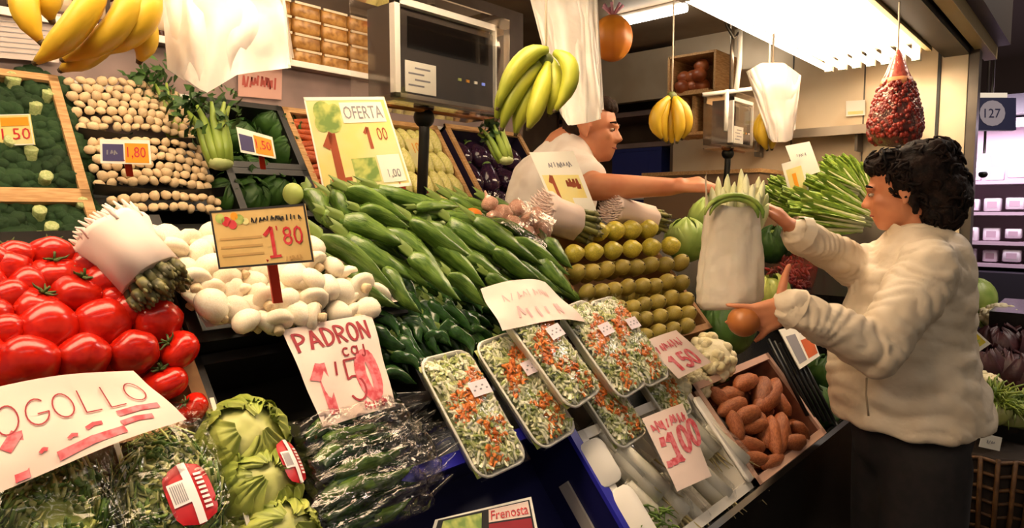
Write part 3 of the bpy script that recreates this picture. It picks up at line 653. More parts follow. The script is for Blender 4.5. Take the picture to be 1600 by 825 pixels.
WR = [(965, 715, 1.95, 0), (1000, 740, 2.0, .01), (1030, 775, 2.0, 0), (985, 690, 1.8, -.02), (1085, 680, 1.9, -.01), (1130, 700, 2.05, .01), (1100, 750, 2.0, .0), (1060, 790, 1.9, -.01), (1010, 800, 2.0, -.02), (1145, 735, 2.0, -.02), (1100, 650, 1.9, -.03)]
WL = rowlabels([(a_[0], a_[1]) for a_ in WR], 3, 'film-wrapped white stalk bundle, %s from left, %s row of the foam box')
for i, (x, y, a, h) in enumerate(WR):
    WP[i % 2].put(FM(PF(x, y, -.02 + h), a), WL[i], 'wrapped white bundles in the foam box')
g = G()
for k in range(40):
    p = PF(R.uniform(1000, 1050), R.uniform(790, 830), .0); d = V((R.uniform(-.03, .03), R.uniform(-.03, .01), R.uniform(-.02, .01))); g.tube([p, p + d * .5 + UPZ * .004, p + d], [.003, .0025, .001], 4)
tag(obj('green_stalk_ends', g, m_leafy), 'tuft of green stalk ends at the front of the foam box', 'greens', kind='stuff')
# ------------------------------------------------------------------ leafy heads
def leaf_fn(r, a0, wid, open_, ruff, seed, top=1.0):
    def f(u, v):                                  # u across, v base->tip, cupped over a sphere of radius r
        th = -1.25 + v * (1.25 + top); ww = wid * math.sin(PI * (.12 + .8 * v)) ** .7; ph = a0 + (u - .5) * 2 * ww
        rr = r * (1 + open_ * v * v + ruff * v * math.sin(u * 17 + seed) * abs(2 * u - 1) + .05 * noise.noise(V((u * 4 + seed, v * 4, seed))) + ruff * .8 * max(0, v - .75) * 4 * math.sin(u * 23 + seed * 2))
        return V((rr * math.cos(th) * math.cos(ph), rr * math.cos(th) * math.sin(ph), rr * math.sin(th)))
    return f
def leafy(name, label, cat, m_out, m_in, r, M, n=9, open_=.25, ruff=.05, seed=0, group=None):
    t = thing(name, label, cat, group, M); q = random.Random(seed)
    obj('heart', G().ell((0, 0, 0), (r * .93, r * .93, r * .95), None, 22, 16, lambda p: 1 + .08 * nz(p, 2.5, seed) + .06 * abs(nz(p, 6, seed))), m_in, t)
    for k in range(n):
        obj('leaf', G().grid(leaf_fn(r * (1 + .02 * (k % 3)), k * 2.4 + seed, q.uniform(.7, 1.0), open_ * q.uniform(.3, 1.2), ruff, k + seed, q.uniform(.5, 1.1) if k % 2 else q.uniform(1.1, 1.5)), 14, 10), m_out, t)
    return t
m_let = mat('lettuce_leaf', '#b6bd5e', .4, '#93a245', 14, rand=.1, bump=.5, bscale=40); m_lin = mat('lettuce_heart', '#d2d08a', .45, '#bcc468', 10, bump=.5, bscale=30)
m_cab = mat('cabbage_leaf', '#9fb45a', .45, '#7c9a40', 8, rand=.1, bump=.3, bscale=25); m_dkleaf = mat('dark_leaf', '#3f6426', .5, '#2c4c1a', 14, rand=.2, bump=.5, bscale=40)
m_cauli = mat('cauliflower_curd', '#ece2bf', .6, '#dccf9f', 30, bump=.6, bscale=90)
def sticker(t, M, w_=.055, l_=.085, red=True):
    sf = lambda u, v, l=0: M @ V(((u - .5) * w_, (v - .5) * l_, l - .12 * ((u - .5) * w_) ** 2 * 60 - 2.5 * ((v - .5) * l_) ** 2))
    g = G().grid(lambda a, b: sf(.5 + (a - .5) * math.sqrt(max(.0, 1 - (2 * b - 1) ** 4)), b, 0), 8, 10); lb = obj('red_label', g, mat('red_label', '#c01820', .35), t, label='red oval brand label')
    patch(sf, .42, .02, .60, .98, mat('label_white', '#f4ecec', .4), lb, 'white_band', .0014); patch(sf, .06, .36, .42, .72, mat('label_white', '#f4ecec', .4), lb, 'barcode_panel', .0014)
    g = G()
    for k in range(7): g.add([sf(.1 + k * .042, .40, .002), sf(.12 + k * .042, .40, .002), sf(.12 + k * .042, .68, .002), sf(.1 + k * .042, .68, .002)], [(0, 1, 2, 3)])
    obj('barcode', g, m_greyink, lb, smooth=False); g = G()
    for k in range(8): g.add([sf(.66, .2 + k * .075, .002), sf(.84, .2 + k * .075, .002), sf(.84, .24 + k * .075, .002), sf(.66, .24 + k * .075, .002)], [(0, 1, 2, 3)])
    obj('print_lines', g, mat('label_white', '#f4ecec', .4), lb, smooth=False)
def pillow(w_, l_, h_, seed, amp=.006, n=26):
    def f(s):
        def q(a, b):
            x, y = 2 * a - 1, 2 * b - 1; e = max(0, (1 - abs(x) ** 3) * (1 - abs(y) ** 3)) ** .5
            d = amp * (noise.noise(V((a * 7 + seed, b * 7, s))) + .6 * abs(noise.noise(V((a * 15, b * 15 + seed, s)))))
            return V((x * w_ / 2 * (1 - .05 * abs(y) + .02 * math.sin(b * 20 + seed)), y * l_ / 2 * (1 + .02 * math.sin(a * 23 + seed)), s * h_ / 2 * e + d * (.3 + e)))
        return q
    g = G(); g.grid(f(1), n, n); g.grid(f(-1), n, n); return g
def frisee(label, x, y, h, rot, seed, lab):
    t = thing('bagged_endive', label, 'bagged salad', 'bags of curly endive', FM(PF(x, y, h), rot)); q = random.Random(seed)
    obj('pale_heart', G().ell((0, -.02, 0), (.058, .075, .03), None, 20, 14, lambda p: 1 + .12 * nz(p, 3, seed)), m_let, t)
    for nme, m, cnt in (('curly_leaf_fringe', mat('endive_green', '#7f9a44', .45, '#587a2c', 20), 200), ('pale_leaf_fringe', m_lin, 190)):
        g = G()
        for k in range(cnt):
            a = q.uniform(0, 6.28); r0 = q.uniform(.01, .05); r1 = q.uniform(.04, .075) ; z = q.uniform(.0, .038); pts = []
            for j in range(6): s_ = j / 5; rr = r0 + (r1 - r0) * s_; pts.append((rr * math.cos(a + .25 * math.sin(s_ * 9 + k)) * .95, -.01 + rr * 1.3 * math.sin(a + .25 * math.sin(s_ * 9 + k)), z * (1 - .6 * s_) + .008 * math.sin(s_ * 11 + k)))
            g.tube(pts, [.0035, .003, .003, .0025, .002, .001], 4, flat=.4)
        obj(nme, g, m, t, kind='stuff')
    obj('clear_bag', pillow(.165, .235, .085, seed), m_film3, t)
    if lab: sticker(t, T(V((.012, -.03, .048))) @ RZ(.12))
    else: sticker(t, T(V((-.055, -.075, .04))) @ RZ(.5) @ S(.6))
    for sx in (-1, 1): obj('sealed_edge', G().box((sx * .083, 0, .012), (.006, .22, .002)), mat('film_edge', '#d9d2c4', .3), t, smooth=False)
frisee('bag of curly endive with a large red oval label below the handwritten sign', 258, 762, .02, -.06, 3, True)
frisee('bag of dark curly endive at the bottom left corner under the handwritten sign', 75, 800, .02, .0, 5, False)
leafy('iceberg_lettuce', 'pale green lettuce head at the top beside the endive bag', 'lettuce', m_let, m_lin, .062, FM(PF(378, 692, .0), .4), 14, .10, .06, 1)
l2 = leafy('iceberg_lettuce', 'pale lettuce head in the middle carrying a red label on its side', 'lettuce', m_let, m_lin, .058, FM(PF(402, 765, .0), 1.2), 14, .10, .06, 2)
sticker(l2, RZ(-1.2) @ T(V((.036, .008, .056))) @ RY(.5) @ RZ(.05), .045, .07)
leafy('iceberg_lettuce', 'pale lettuce head lowest at the picture edge below the labelled one', 'lettuce', m_let, m_lin, .056, FM(PF(430, 842, .0), 2.2), 14, .10, .06, 3)
leafy('iceberg_lettuce', 'pale lettuce head half hidden between the endive bag and the labelled lettuce', 'lettuce', m_let, m_lin, .05, FM(PF(365, 835, -.03), 2.2), 6, .06, .02, 4)
tag(obj('film_divider', G().box((.41, 0, 0), (.003, .24, .06), T(V((0, 0, 0))) @ FM(F(0, .34, .0))), mat('film_edge', '#d9d2c4', .3), smooth=False), 'thin clear plastic divider between the endive bag and the lettuces', 'divider')

# ------------------------------------------------------------------ bagged dark peppers
def pepbag(label, x, y, h, rot, seed, w_=.22, l_=.115, n=6):
    t = thing('bagged_peppers', label, 'bagged vegetable', 'clear bags of green peppers', FM(PF(x, y, h), rot)); q = random.Random(seed)
    for k in range(n):
        p1 = V((-w_ * .38 + q.uniform(0, .02), (k / (n - 1) - .5) * l_ * .62, q.uniform(-.008, .012))); p2 = V((w_ * .22 + q.uniform(0, .03), p1.y * 1.1 + q.uniform(-.01, .01), q.uniform(-.01, .006)))
        src = PP[k % 6].o if k % 2 else DP[k % 4].o
        c = obj('green_pepper', KIDS[src.name][0].data, None, t, along(p1, p2, UPZ, .016))
    obj('crinkled_bag', pillow(w_, l_, .07, seed, .011, 34), m_film2, t)
    obj('gathered_end', G().grid(lambda a, b: V((w_ * .46 + .05 * a, (b - .5) * l_ * (.8 - .3 * a), .012 * math.sin(b * 19 + seed) + .01 * a)), 6, 22), m_film2, t)
pepbag('clear crinkled bag of green peppers just under the PADRON sheet', 560, 680, .01, .05, 2)
pepbag('clear crinkled bag of green peppers second down, left of the salad tray', 585, 728, .025, .02, 4, .24, .12)
pepbag('clear crinkled bag of green peppers lowest, on the rim of the blue crate', 575, 785, .012, .05, 6, .23, .10)

# ------------------------------------------------------------------ cauliflower, cabbages and greens on the right half
def cauli(label, p, r, seed, M=None):
    t = thing('cauliflower', label, 'cauliflower', M=T(p) if M is None else M); q = random.Random(seed); 
    g = G(); g.ell((0, 0, 0), (r * .9, r * .9, r * .7), None, 20, 12)
    for k in range(46):
        z = q.uniform(-.1, 1); a = q.uniform(0, 6.28); s_ = math.sqrt(max(0, 1 - z * z)); d = V((s_ * math.cos(a), s_ * math.sin(a), z * .75)); g.ell(d * r * .86, r * q.uniform(.16, .25), None, 8, 6, lambda p_: 1 + .15 * nz(p_, 3, k))
    obj('curd', g, m_cauli, t)
    for k in range(6): obj('leaf', G().grid(leaf_fn(r * 1.02, k * 1.05, .5, .12, .03, k, -.15), 8, 6), m_cab, t)
    return t
cauli('cream cauliflower in film behind the pink sheet next to the sweet potatoes', PF(1112, 560, .0), .075, 1, FM(PF(1112, 558, .0)))
cauli('cream cauliflower beside the upper salad trays, below the pink sheet', PF(1050, 600, .0), .05, 2, FM(PF(1052, 602, -.01)))
cauli('small cream cauliflower at the edge of the foam box', PF(1085, 592, -.02), .045, 3, FM(PF(1090, 600, -.03)))
leafy('round_cabbage', 'round pale green cabbage right of the pears, behind the kiwi box', 'cabbage', m_cab, m_cab, .075, T(PF(1072, 376, .0)), 8, .1, .03, 5)
leafy('leafy_cabbage', 'open leafy green cabbage behind the white carrier bag near the seller hand', 'cabbage', m_cab, m_lin, .07, T(PF(1105, 345, .03)), 9, .4, .06, 6)
leafy('leafy_cabbage', 'green cabbage to the right of the held bag, below the upper hand', 'cabbage', m_dkleaf, m_cab, .075, T(PF(1208, 385, .0)), 9, .3, .06, 7)
leafy('leafy_cabbage', 'darker cabbage under the held white bag beside the kiwi box', 'cabbage', m_dkleaf, m_dkleaf, .085, T(PF(1135, 515, -.03)), 9, .25, .05, 8)
leafy('leafy_cabbage', 'pale green cabbage behind the fingers of the lower hand', 'cabbage', m_let, m_let, .07, T(PF(1205, 462, -.02)), 8, .25, .05, 9)
leafy('leafy_cabbage', 'dark green cabbage by the orange price card under the woman sleeve', 'cabbage', m_dkleaf, m_dkleaf, .075, T(PF(1290, 590, -.03)), 8, .25, .05, 10)
leafy('leafy_cabbage', 'dark green cabbage between the sweet potato crate and the woman jacket', 'cabbage', m_dkleaf, m_dkleaf, .07, T(PF(1275, 640, -.06)), 8, .25, .05, 11)
leafy('leafy_cabbage', 'dark green cabbage deep behind the woman near sleeve', 'cabbage', m_dkleaf, m_dkleaf, .08, T(PF(1295, 480, -.03)), 8, .25, .05, 12)
# netted red chillies by the woman's hands
t = thing('red_chilli_net', 'triangular net of dark red chillies between the woman two sleeves', 'net bag', M=Matrix())
m_chil = mat('chilli_red', '#8a1612', .35, '#5c0e0c', 12, rand=.2)
P3 = [PF(1196, 425, .02), PF(1240, 392, .02), PF(1300, 440, .02), PF(1255, 455, .02)]
g = G(); q = random.Random(3)
for k in range(90):
    a, b = q.random(), q.random(); p = P3[0] * (1 - a) * (1 - b) + P3[1] * a * (1 - b) + P3[2] * a * b + P3[3] * (1 - a) * b; d = V((q.uniform(-1, 1), q.uniform(-1, 1), q.uniform(-1, 1))).normalized() * .022
    g.tube([p - d, p + V((0, 0, .004)), p + d], [.003, .008, .002], 6)
obj('chillies', g, m_chil, t, kind='stuff')
sf = quad_surf(P3[0], P3[3], P3[2], P3[1], .02); obj('net', G().grid(lambda a, b: sf(a, b, .015), 8, 8), film('red_net', '#d86050', .1, .5, .8, 60, .3), t)
t = thing('black_tray', 'black ribbed plastic tray standing between the sweet potatoes and the price card', 'tray')
for k in range(6):
    a = PF(1200 + k * 9, 530 + k * 3, .03); b = PF(1262 + k * 9, 650 + k * 3, .0); obj('rib', G().tube([a, b], .006, 6), m_black, t)

# ------------------------------------------------------------------ asparagus bundles, garlic
m_asp = mat('asparagus', '#6a6a34', .45, '#8a8a4a', 30, rand=.2); m_aspt = mat('asparagus_tip', '#4e4a30', .5, '#7a7444', 50)
def asparagus(label, p1, p2, rad, tips, white=True, n=24, seed=0, m_s=None):
    t = thing('asparagus_bundle', label, 'asparagus', 'wrapped asparagus bundles', along(p1, p2, UPZ, 1, False)); L = (p2 - p1).length; q = random.Random(seed)
    for k in range(n):
        r_ = rad * .9 * math.sqrt((k + .5) / n); a = k * 2.4; y, z = r_ * math.cos(a), r_ * math.sin(a); e = L + q.uniform(-.008, .01); sp = 1.15
        s_ = obj('spear', G().tube([(L * .35, y * .9, z * .9), (L * .7, y, z), (e - .02, y * sp, z * sp)], rad * .17, 6), m_s or m_asp, t)
        gg = G().tube([(e - .024, y * sp, z * sp), (e - .012, y * sp, z * sp), (e, y * sp * 1.02, z * sp * 1.02)], [rad * .19, rad * .2, rad * .03], 6)
        for j in range(4): b = j * 1.6 + k; gg.ell((e - .014 + .003 * j, y * sp + rad * .15 * math.cos(b), z * sp + rad * .15 * math.sin(b)), (rad * .14, rad * .07, rad * .07), None, 6, 4)
        obj('tip', gg, m_aspt, s_)
    obj('paper_wrap', G().lathe([(rad * 1.25, 0), (rad * 1.3, .01), (rad * 1.12, L * .3), (rad * 1.14, L - tips), (rad * 1.08, L - tips)], 18, RY(PI / 2), lambda q_, z: 1 + .05 * math.sin(6 * q_ + z * 30) + .03 * math.sin(11 * q_)), m_paper if white else m_film2, t)
    gg = G()
    for k in range(110): b = k * 2.4; r_ = rad * 1.2 * math.sqrt((k + 1) / 110); gg.tube([(.012, r_ * math.cos(b), r_ * math.sin(b)), (-.004, r_ * 1.03 * math.cos(b), r_ * 1.03 * math.sin(b)), (-.012 - .008 * q.random(), r_ * 1.1 * math.cos(b + .1), r_ * 1.1 * math.sin(b + .1))], [.0045, .0035, .0012], 4)
    obj('frayed_paper_end', gg, m_paper, t)
asparagus('asparagus bundle in white paper between the tomatoes and the white mushrooms', PF(172, 362, .075), PF(262, 462, .075), .040, .035, True, 34, 1, mat('asparagus_olive', '#7c7a4c', .5, '#55502c', 40))
asparagus('asparagus bundle in white wrap at the end of the pepper heap before the seller', PF(845, 330, .03), PF(925, 358, .03), .046, .075, True, 30, 2)
asparagus('bundle of green asparagus in white wrap lying above the pears, right of the card', PF(955, 325, .03), PF(1035, 348, .03), .038, .065, True, 24, 3)
t = thing('garlic_net', 'clear bag of pinkish garlic bulbs lying above the long peppers', 'garlic bag'); q = random.Random(4)
gm = mat('garlic_skin', '#d8a98e', .5, '#b87f70', 14, rand=.15)
gb = G().lathe([(.05, -.85), (.55, -.75), (1, -.2), (.95, .2), (.6, .6), (.25, .85), (.14, 1.2), (.1, 1.5)], 14, None, lambda a, z: 1 + .07 * math.cos(6 * a)).mesh('garlic_bulb'); gb.materials.append(gm)
for x, y, r in [(765, 318, 15), (785, 335, 17), (808, 325, 16), (800, 352, 19), (828, 345, 18), (822, 368, 18), (848, 362, 17), (772, 340, 14), (840, 335, 14), (845, 380, 14)]:
    p = PF(x, y, .025); obj('garlic_bulb', gb, None, t, T(p) @ rrot() @ S(r * .95 * dep(p) / FPX))
sf = quad_surf(PF(750, 345, .06), PF(850, 395, .06), PF(868, 345, .06), PF(762, 300, .06), .02, .02, 3); obj('clear_bag', G().grid(lambda a, b: sf(a, b), 16, 16), m_film2, t)
t = obj('orange_carrot_end', G().ell((0, 0, 0), (1, .8, .7), T(PF(738, 338, .02)) @ S(.03), 12, 8, lambda p: 1 + .1 * nz(p, 2)), mat('orange_skin', '#d8741c', .4)); tag(t, 'single bright orange fruit peeking out behind the top of the pepper heap', 'orange')
lime = obj('lime', G().ell((0, 0, 0), (1, 1, 1.1), T(PF(458, 303, .03)) @ S(.02), 14, 10), mat('lime_skin', '#a8b860', .4)); tag(lime, 'small pale green lime at the upper left tip of the pepper heap', 'lime')

# ------------------------------------------------------------------ handwritten sheets
def sheet(label, cs, bow=.0, wave=.004, seed=0, fold=0, n=14):
    sf = quad_surf(*cs, bow, wave, seed, fold); t = thing('price_sheet', label, 'sign')
    obj('paper', G().grid(lambda a, b: sf(a, b), n, n), m_paper, t); return t, sf
t, sf = sheet('white handwritten COGOLLO sheet in red lying over the endive bags at lower left', (PF(-30, 782, .085), PF(292, 655, .085), PF(208, 580, .085), PF(-40, 612, .085)), .012, .006, 2)
write(sf, 'COGOLLO', -.06, .48, .13, .30, .008, 1.9, m_dred, t, .12, .0, 'word'); write(sf, '1', .10, .04, .14, .42, .06, 1.9, m_pinkink, t, name='price')
for (u0, v0, u1, v1, w) in [(.34, .1, .66, .13, .05), (.40, .24, .44, .25, .02), (.5, .29, .58, .31, .025), (.26, .2, .29, .21, .018), (.68, .22, .84, .20, .04), (.70, .37, .92, .34, .045)]:
    g = G(); stroke(sf, [(u0, v0), ((u0 + u1) / 2, (v0 + v1) / 2 + .02), (u1, v1)], w, 1.9, m_pinkink, g, .0014); obj('price', g, m_pinkink, t, smooth=False)
t, sf = sheet('white sheet reading PADRON in red, hanging from the mushroom crate', (PF(505, 667, .03), PF(618, 635, .03), PF(580, 489, .05), PF(440, 516, .05)), .004, .008, 5)
write(sf, 'PADRON', .06, .74, .125, .19, .012, .75, m_dred, t, .16, .0, 'word'); write(sf, 'caj', .50, .60, .10, .13, .008, .75, m_dred, t, .1, 0, 'word')
write(sf, '1', .08, .10, .24, .46, .042, .75, m_pinkink, t, 0, 0, 'price'); write(sf, "'5", .30, .14, .26, .42, .010, .75, m_dred, t, .16, 0, 'price'); write(sf, '0', .64, .14, .24, .44, .05, .75, m_pinkink, t, 0, 0, 'price'); scribble(sf, .56, .03, .9, .12, 6, m_pinkink, t, .009, .75, 5, 'blurred_unit')
t, sf = sheet('curled white sheet with faint pink writing on top of the salad trays', (PF(785, 517, .09), PF(915, 503, .09), PF(852, 440, .085), PF(750, 452, .085)), .02, .008, 8)
m_faint = mat('faint_ink', '#dcb4b4', .75); scribble(sf, .15, .55, .75, .75, 8, m_faint, t, .008, 1.5, 3, 'faint_word'); scribble(sf, .2, .12, .75, .42, 5, m_faint, t, .018, 1.5, 5, 'faint_price')
t, sf = sheet('small pink-lettered sheet on the cauliflower beside the kiwi box', (PF(1060, 592, .065), PF(1112, 566, .065), PF(1056, 516, .065), PF(1005, 534, .065)), .006, .004, 9)
scribble(sf, .1, .62, .85, .85, 7, m_pinkink, t, .012, .9, 4, 'blurred_word'); write(sf, "150", .1, .12, .22, .36, .035, .9, m_pinkink, t, .12, 0, 'price')
t, sf = sheet('pink-lettered upright sheet standing in the white foam box', (PF(1058, 768, .055), PF(1112, 744, .055), PF(1066, 630, .055), PF(1003, 654, .055)), .004, .003, 12)
scribble(sf, .08, .74, .92, .92, 8, m_pinkink, t, .010, .55, 2, 'blurred_word'); write(sf, "'100", .10, .34, .27, .32, .03, .55, m_pinkink, t, .15, .1, 'price'); scribble(sf, .08, .3, .45, .38, 4, m_pinkink, t, .03, .55, 4, 'blurred_unit')

# ------------------------------------------------------------------ printed price cards
def card(label, cs, m=None, border=None, stake=None, th=.003):
    sf = quad_surf(*cs); t = thing('price_card', label, 'price card')
    n = ((cs[1] - cs[0]).cross(cs[3] - cs[0])).normalized()
    g = G(); g.add([c for c in cs] + [c - n * th for c in cs], [(0, 1, 2, 3), (7, 6, 5, 4), (0, 4, 5, 1), (1, 5, 6, 2), (2, 6, 7, 3), (3, 7, 4, 0)]); obj('card_sheet', g, m or m_whitecard, t, smooth=False)
    if border:
        for a in ((0, 0, 1, .035), (0, .965, 1, 1), (0, 0, .02, 1), (.98, 0, 1, 1)): patch(sf, *a, border, t, 'border', .0006, 1)
    if stake: obj('stake', G().box((0, 0, 0), (.016, .004, (stake[0] - stake[1]).length), mx(EX, ((stake[0] - stake[1]).normalized()).cross(EX), (stake[0] - stake[1]).normalized(), (stake[0] + stake[1]) / 2)), m_redstake, t, smooth=False)
    return t, sf
def px4(d, *q): return tuple(cp(x, y, d) for x, y in q)
t, sf = card("tan card reading 1'80 in red on a red stake in the white mushroom heap", px4(1.03, (342, 421), (491, 409), (476, 318), (327, 330)), mat('tan_card', '#e2c07c', .5, '#d8b470', 20), m_ink, (cp(424, 405, 1.035), cp(434, 473, 1.07)))
write(sf, '1', .50, .14, .22, .50, .030, 1.6, m_red, t, name='price'); g = G(); stroke(sf, [(.56, .14), (.67, .15)], .022, 1.6, m_red, g, .0013); obj('price_foot', g, m_red, t, smooth=False); put_text(sf, '80', .72, .32, .93, .64, m_red, t); put_text(sf, "'", .66, .58, .675, .66, m_red, t); scribble(sf, .42, .74, .95, .84, 13, m_ink, t, .011, 1.6, 3, 'blurred_name'); scribble(sf, .72, .05, .9, .15, 5, mat('tan_stripe', '#c8a060', .5), t, .01, 1.6, 4, 'blurred_unit')
for u, v, r, m in ((.16, .80, .05, m_red), (.22, .74, .045, m_red), (.30, .82, .05, m_greenprint), (.10, .86, .05, m_greenprint), (.25, .88, .04, m_orange), (.36, .78, .035, m_yellowcard)): disc(sf, u, v, r, r * 1.7, m, t, 'picture')
for k in range(3): patch(sf, .06, .2 + k * .14, .5, .24 + k * .14, mat('tan_stripe', '#c8a060', .5), t, 'stripe', .0007, 1)
t, sf = card('large yellow offer card with brown figures leaning in front of the carrots', px4(1.5, (506, 303), (644, 290), (600, 151), (474, 152)), m_yellowcard, m_whitecard, (cp(628, 285, 1.505), cp(632, 320, 1.52)))
patch(sf, .42, .72, .94, .94, m_whitecard, t, 'header', .001); put_text(sf, 'OFERTA', .45, .76, .92, .90, m_greyink, t, lift=.002)
for u, v, r in ((.2, .84, .12), (.28, .74, .12), (.16, .72, .09), (.34, .85, .08)): disc(sf, u, v, r, r, m_greenprint, t, 'picture', .0008 + .0002 * u)
m_brn = mat('brown_print', '#a8502c', .5); write(sf, '1', .12, .12, .24, .48, .042, .95, m_brn, t, name='price'); g = G(); stroke(sf, [(.13, .12), (.35, .13)], .02, .95, m_brn, g, .0013); obj('price_foot', g, m_brn, t, smooth=False); write(sf, '1', .62, .44, .12, .22, .018, .95, m_brn, t, name='price'); put_text(sf, '00', .78, .52, .90, .66, m_brn, t)
patch(sf, .40, .08, .68, .34, m_greenprint, t, 'green_box', .0008); patch(sf, .70, .06, .96, .36, m_whitecard, t, 'small_box', .001); put_text(sf, '1,00', .78, .1, .92, .2, m_greyink, t, lift=.002)
t, sf = card('small yellow and purple card reading 1,80 stuck in the rear mushroom trays', px4(1.62, (157, 255), (236, 257), (233, 219), (156, 217)), m_whitecard, None, (cp(199, 250, 1.625), cp(203, 275, 1.66)))
patch(sf, .05, .1, .47, .8, m_purple, t, 'purple_field', .0008); scribble(sf, .14, .35, .36, .55, 3, m_greyink, t, .03, 2, 9, 'blurred_unit'); patch(sf, .5, .05, .97, .85, m_orange, t, 'yellow_field', .0008); put_text(sf, '1,80', .55, .2, .92, .7, m_red, t, lift=.002)
t, sf = card('yellow and orange card reading 1,50 at the left edge on the broccoli', px4(1.6, (-30, 229), (54, 226), (46, 178), (-34, 180)), m_yellowcard, m_whitecard, (cp(8, 225, 1.605), cp(10, 260, 1.65)))
put_text(sf, '1,50', .42, .12, .96, .55, m_red, t); patch(sf, .42, .62, .96, .9, m_orange, t, 'orange_band', .0008)
t, sf = card('white card with an orange price in the dark crate of greens right of the celery', px4(1.85, (376, 238), (431, 248), (425, 214), (369, 198)), m_whitecard, None, (cp(408, 240, 1.855), cp(411, 264, 1.9)))
patch(sf, .04, .1, .42, .75, m_purple, t, 'purple_field', .0008); patch(sf, .46, .08, .96, .85, m_orange, t, 'orange_field', .0008); put_text(sf, '1,50', .5, .25, .92, .7, m_red, t, lift=.002)
t, sf = card('pale yellow offer card standing before the seller chest among the asparagus', px4(1.95, (868, 332), (934, 334), (896, 236), (827, 238)), m_whitecard, None)
patch(sf, .06, .1, .9, .62, m_yellowcard, t, 'yellow_field', .0008); write(sf, '1', .16, .2, .2, .40, .03, .8, m_brn, t, name='price'); scribble(sf, .55, .4, .85, .56, 4, m_brn, t, .02, .8, 6, 'blurred_price'); scribble(sf, .3, .74, .85, .84, 8, m_greyink, t, .008, .8, 7, 'blurred_header'); patch(sf, .55, .08, .9, .25, m_whitecard, t, 'small_box', .0012)
t, sf = card('white blank-headed card standing highest among the endives on the right', px4(2.75, (1247, 280), (1282, 268), (1265, 221), (1227, 228)), m_whitecard, None, (cp(1262, 272, 2.755), cp(1285, 400, 2.9))); scribble(sf, .3, .6, .7, .7, 5, m_greyink, t, .012, 1, 8, 'blurred_name')
t, sf = card('yellow printed card below the white one among the endives', px4(2.7, (1236, 312), (1265, 300), (1252, 247), (1221, 256)), m_whitecard, None, (cp(1250, 303, 2.705), cp(1265, 410, 2.9))); patch(sf, .12, .1, .9, .8, m_yellowcard, t, 'yellow_field', .0008); put_text(sf, '1', .35, .2, .55, .65, m_orange, t, lift=.002)
t, sf = card('white and orange price card under the woman near sleeve', (PF(1250, 577, .05), PF(1281, 556, .05), PF(1262, 505, .06), PF(1217, 515, .06)), m_whitecard); patch(sf, .5, .1, .95, .6, mat('card_orange', '#d8642a', .5), t, 'orange_field', .0008); patch(sf, .08, .1, .42, .8, m_greyink, t, 'grey_field', .0008)
t, sf = card('yellow-green price card leaning in the far vegetable display right of the woman', px4(2.75, (1515, 560), (1548, 537), (1500, 493), (1470, 520)), m_whitecard, None, (cp(1510, 540, 2.755), cp(1540, 672, 2.85))); patch(sf, .08, .1, .92, .85, mat('card_yellow', '#e8c820', .5, '#d0c040', 20), t, 'yellow_field', .0008); put_text(sf, '2', .5, .2, .8, .7, m_greenprint, t, lift=.002)
# ------------------------------------------------------------------ rear rack: crates, broccoli, mushrooms, celery, carrots
def rcrate(name, label, x0, x1, u0, u1, m, ht=.0, m2=None): return crate(name, label, 'crate', x0, x1, u0, u1, -.135, ht, m, .014, RR, RM, m2=m2)
rcrate('broccoli_crate', 'wooden crate of dark green broccoli at the left end of the rear rack', .0, .55, -.362, .02, m_wood, .02)
rcrate('broccoli_crate', 'lower wooden crate of broccoli behind the tomatoes', .0, .55, -.68, -.366, m_wood, .02)
rcrate('small_mushroom_crate', 'upper tray crate of small pale mushrooms on the rear rack', .56, .90, -.17, .02, m_black, -.04)
rcrate('small_mushroom_crate', 'middle tray crate of small pale mushrooms on the rear rack', .56, .90, -.345, -.175, m_black, -.04)
rcrate('small_mushroom_crate', 'lowest tray crate of small mushrooms, mostly hidden behind the asparagus', .56, .90, -.43, -.35, m_black, -.04)
rcrate('greens_crate', 'black crate of dark greens right of the celery on the rear rack', .93, 1.195, -.24, .02, m_black, .01)
rcrate('greens_crate', 'lower black crate of dark greens behind the price card', .93, 1.195, -.42, -.25, m_black, .01)
rcrate('carrot_crate', 'wooden crate of orange carrots left of the large yellow card', 1.205, 1.5, -.42, .02, m_wood, .01)
rcrate('endive_crate', 'wooden crate of pale yellow endives right of the large yellow card', 1.505, 1.895, -.42, .02, m_wood, .01)
rcrate('aubergine_crate', 'dark purple crate of aubergines beside the seller', 1.93, 2.4, -.42, .02, mat('purple_crate', '#241c34', .4), .03, m2=m_wood)

m_broc = mat('broccoli_crown', '#2a4a22', .7, '#3a5f2e', 60, rand=.2, bump=.9, bscale=160); m_bstem = mat('broccoli_stem', '#b8bf84', .5, '#9cab68', 12)
def broccoli(seed):
    t = thing('broccoli', 'x', 'broccoli'); q = random.Random(seed); g = G()
    g.ell((0, 0, .1), (.85, .85, .6), None, 16, 10)
    for k in range(26):
        z = q.uniform(-.25, 1); a = k * 2.4; s_ = math.sqrt(max(0, 1 - z * z)); g.ell((s_ * math.cos(a) * .74, s_ * math.sin(a) * .74, .15 + z * .5), q.uniform(.2, .32), None, 9, 7, lambda p: 1 + .16 * nz(p, 4, k))
    obj('crown', g, m_broc, t); sg = G(); sg.lathe([(.3, .0), (.26, -.4), (.24, -.7), (.27, -.95), (.24, -.98)], 9)
    for k in range(4): a = k * 1.57; sg.tube([(0, 0, -.6), (.3 * math.cos(a), .3 * math.sin(a), -.15), (.5 * math.cos(a), .5 * math.sin(a), .05)], [.14, .12, .12], 6)
    obj('stem', sg, m_bstem, t); return Proto(t)
BP = [broccoli(i) for i in range(3)]
q = random.Random(2)
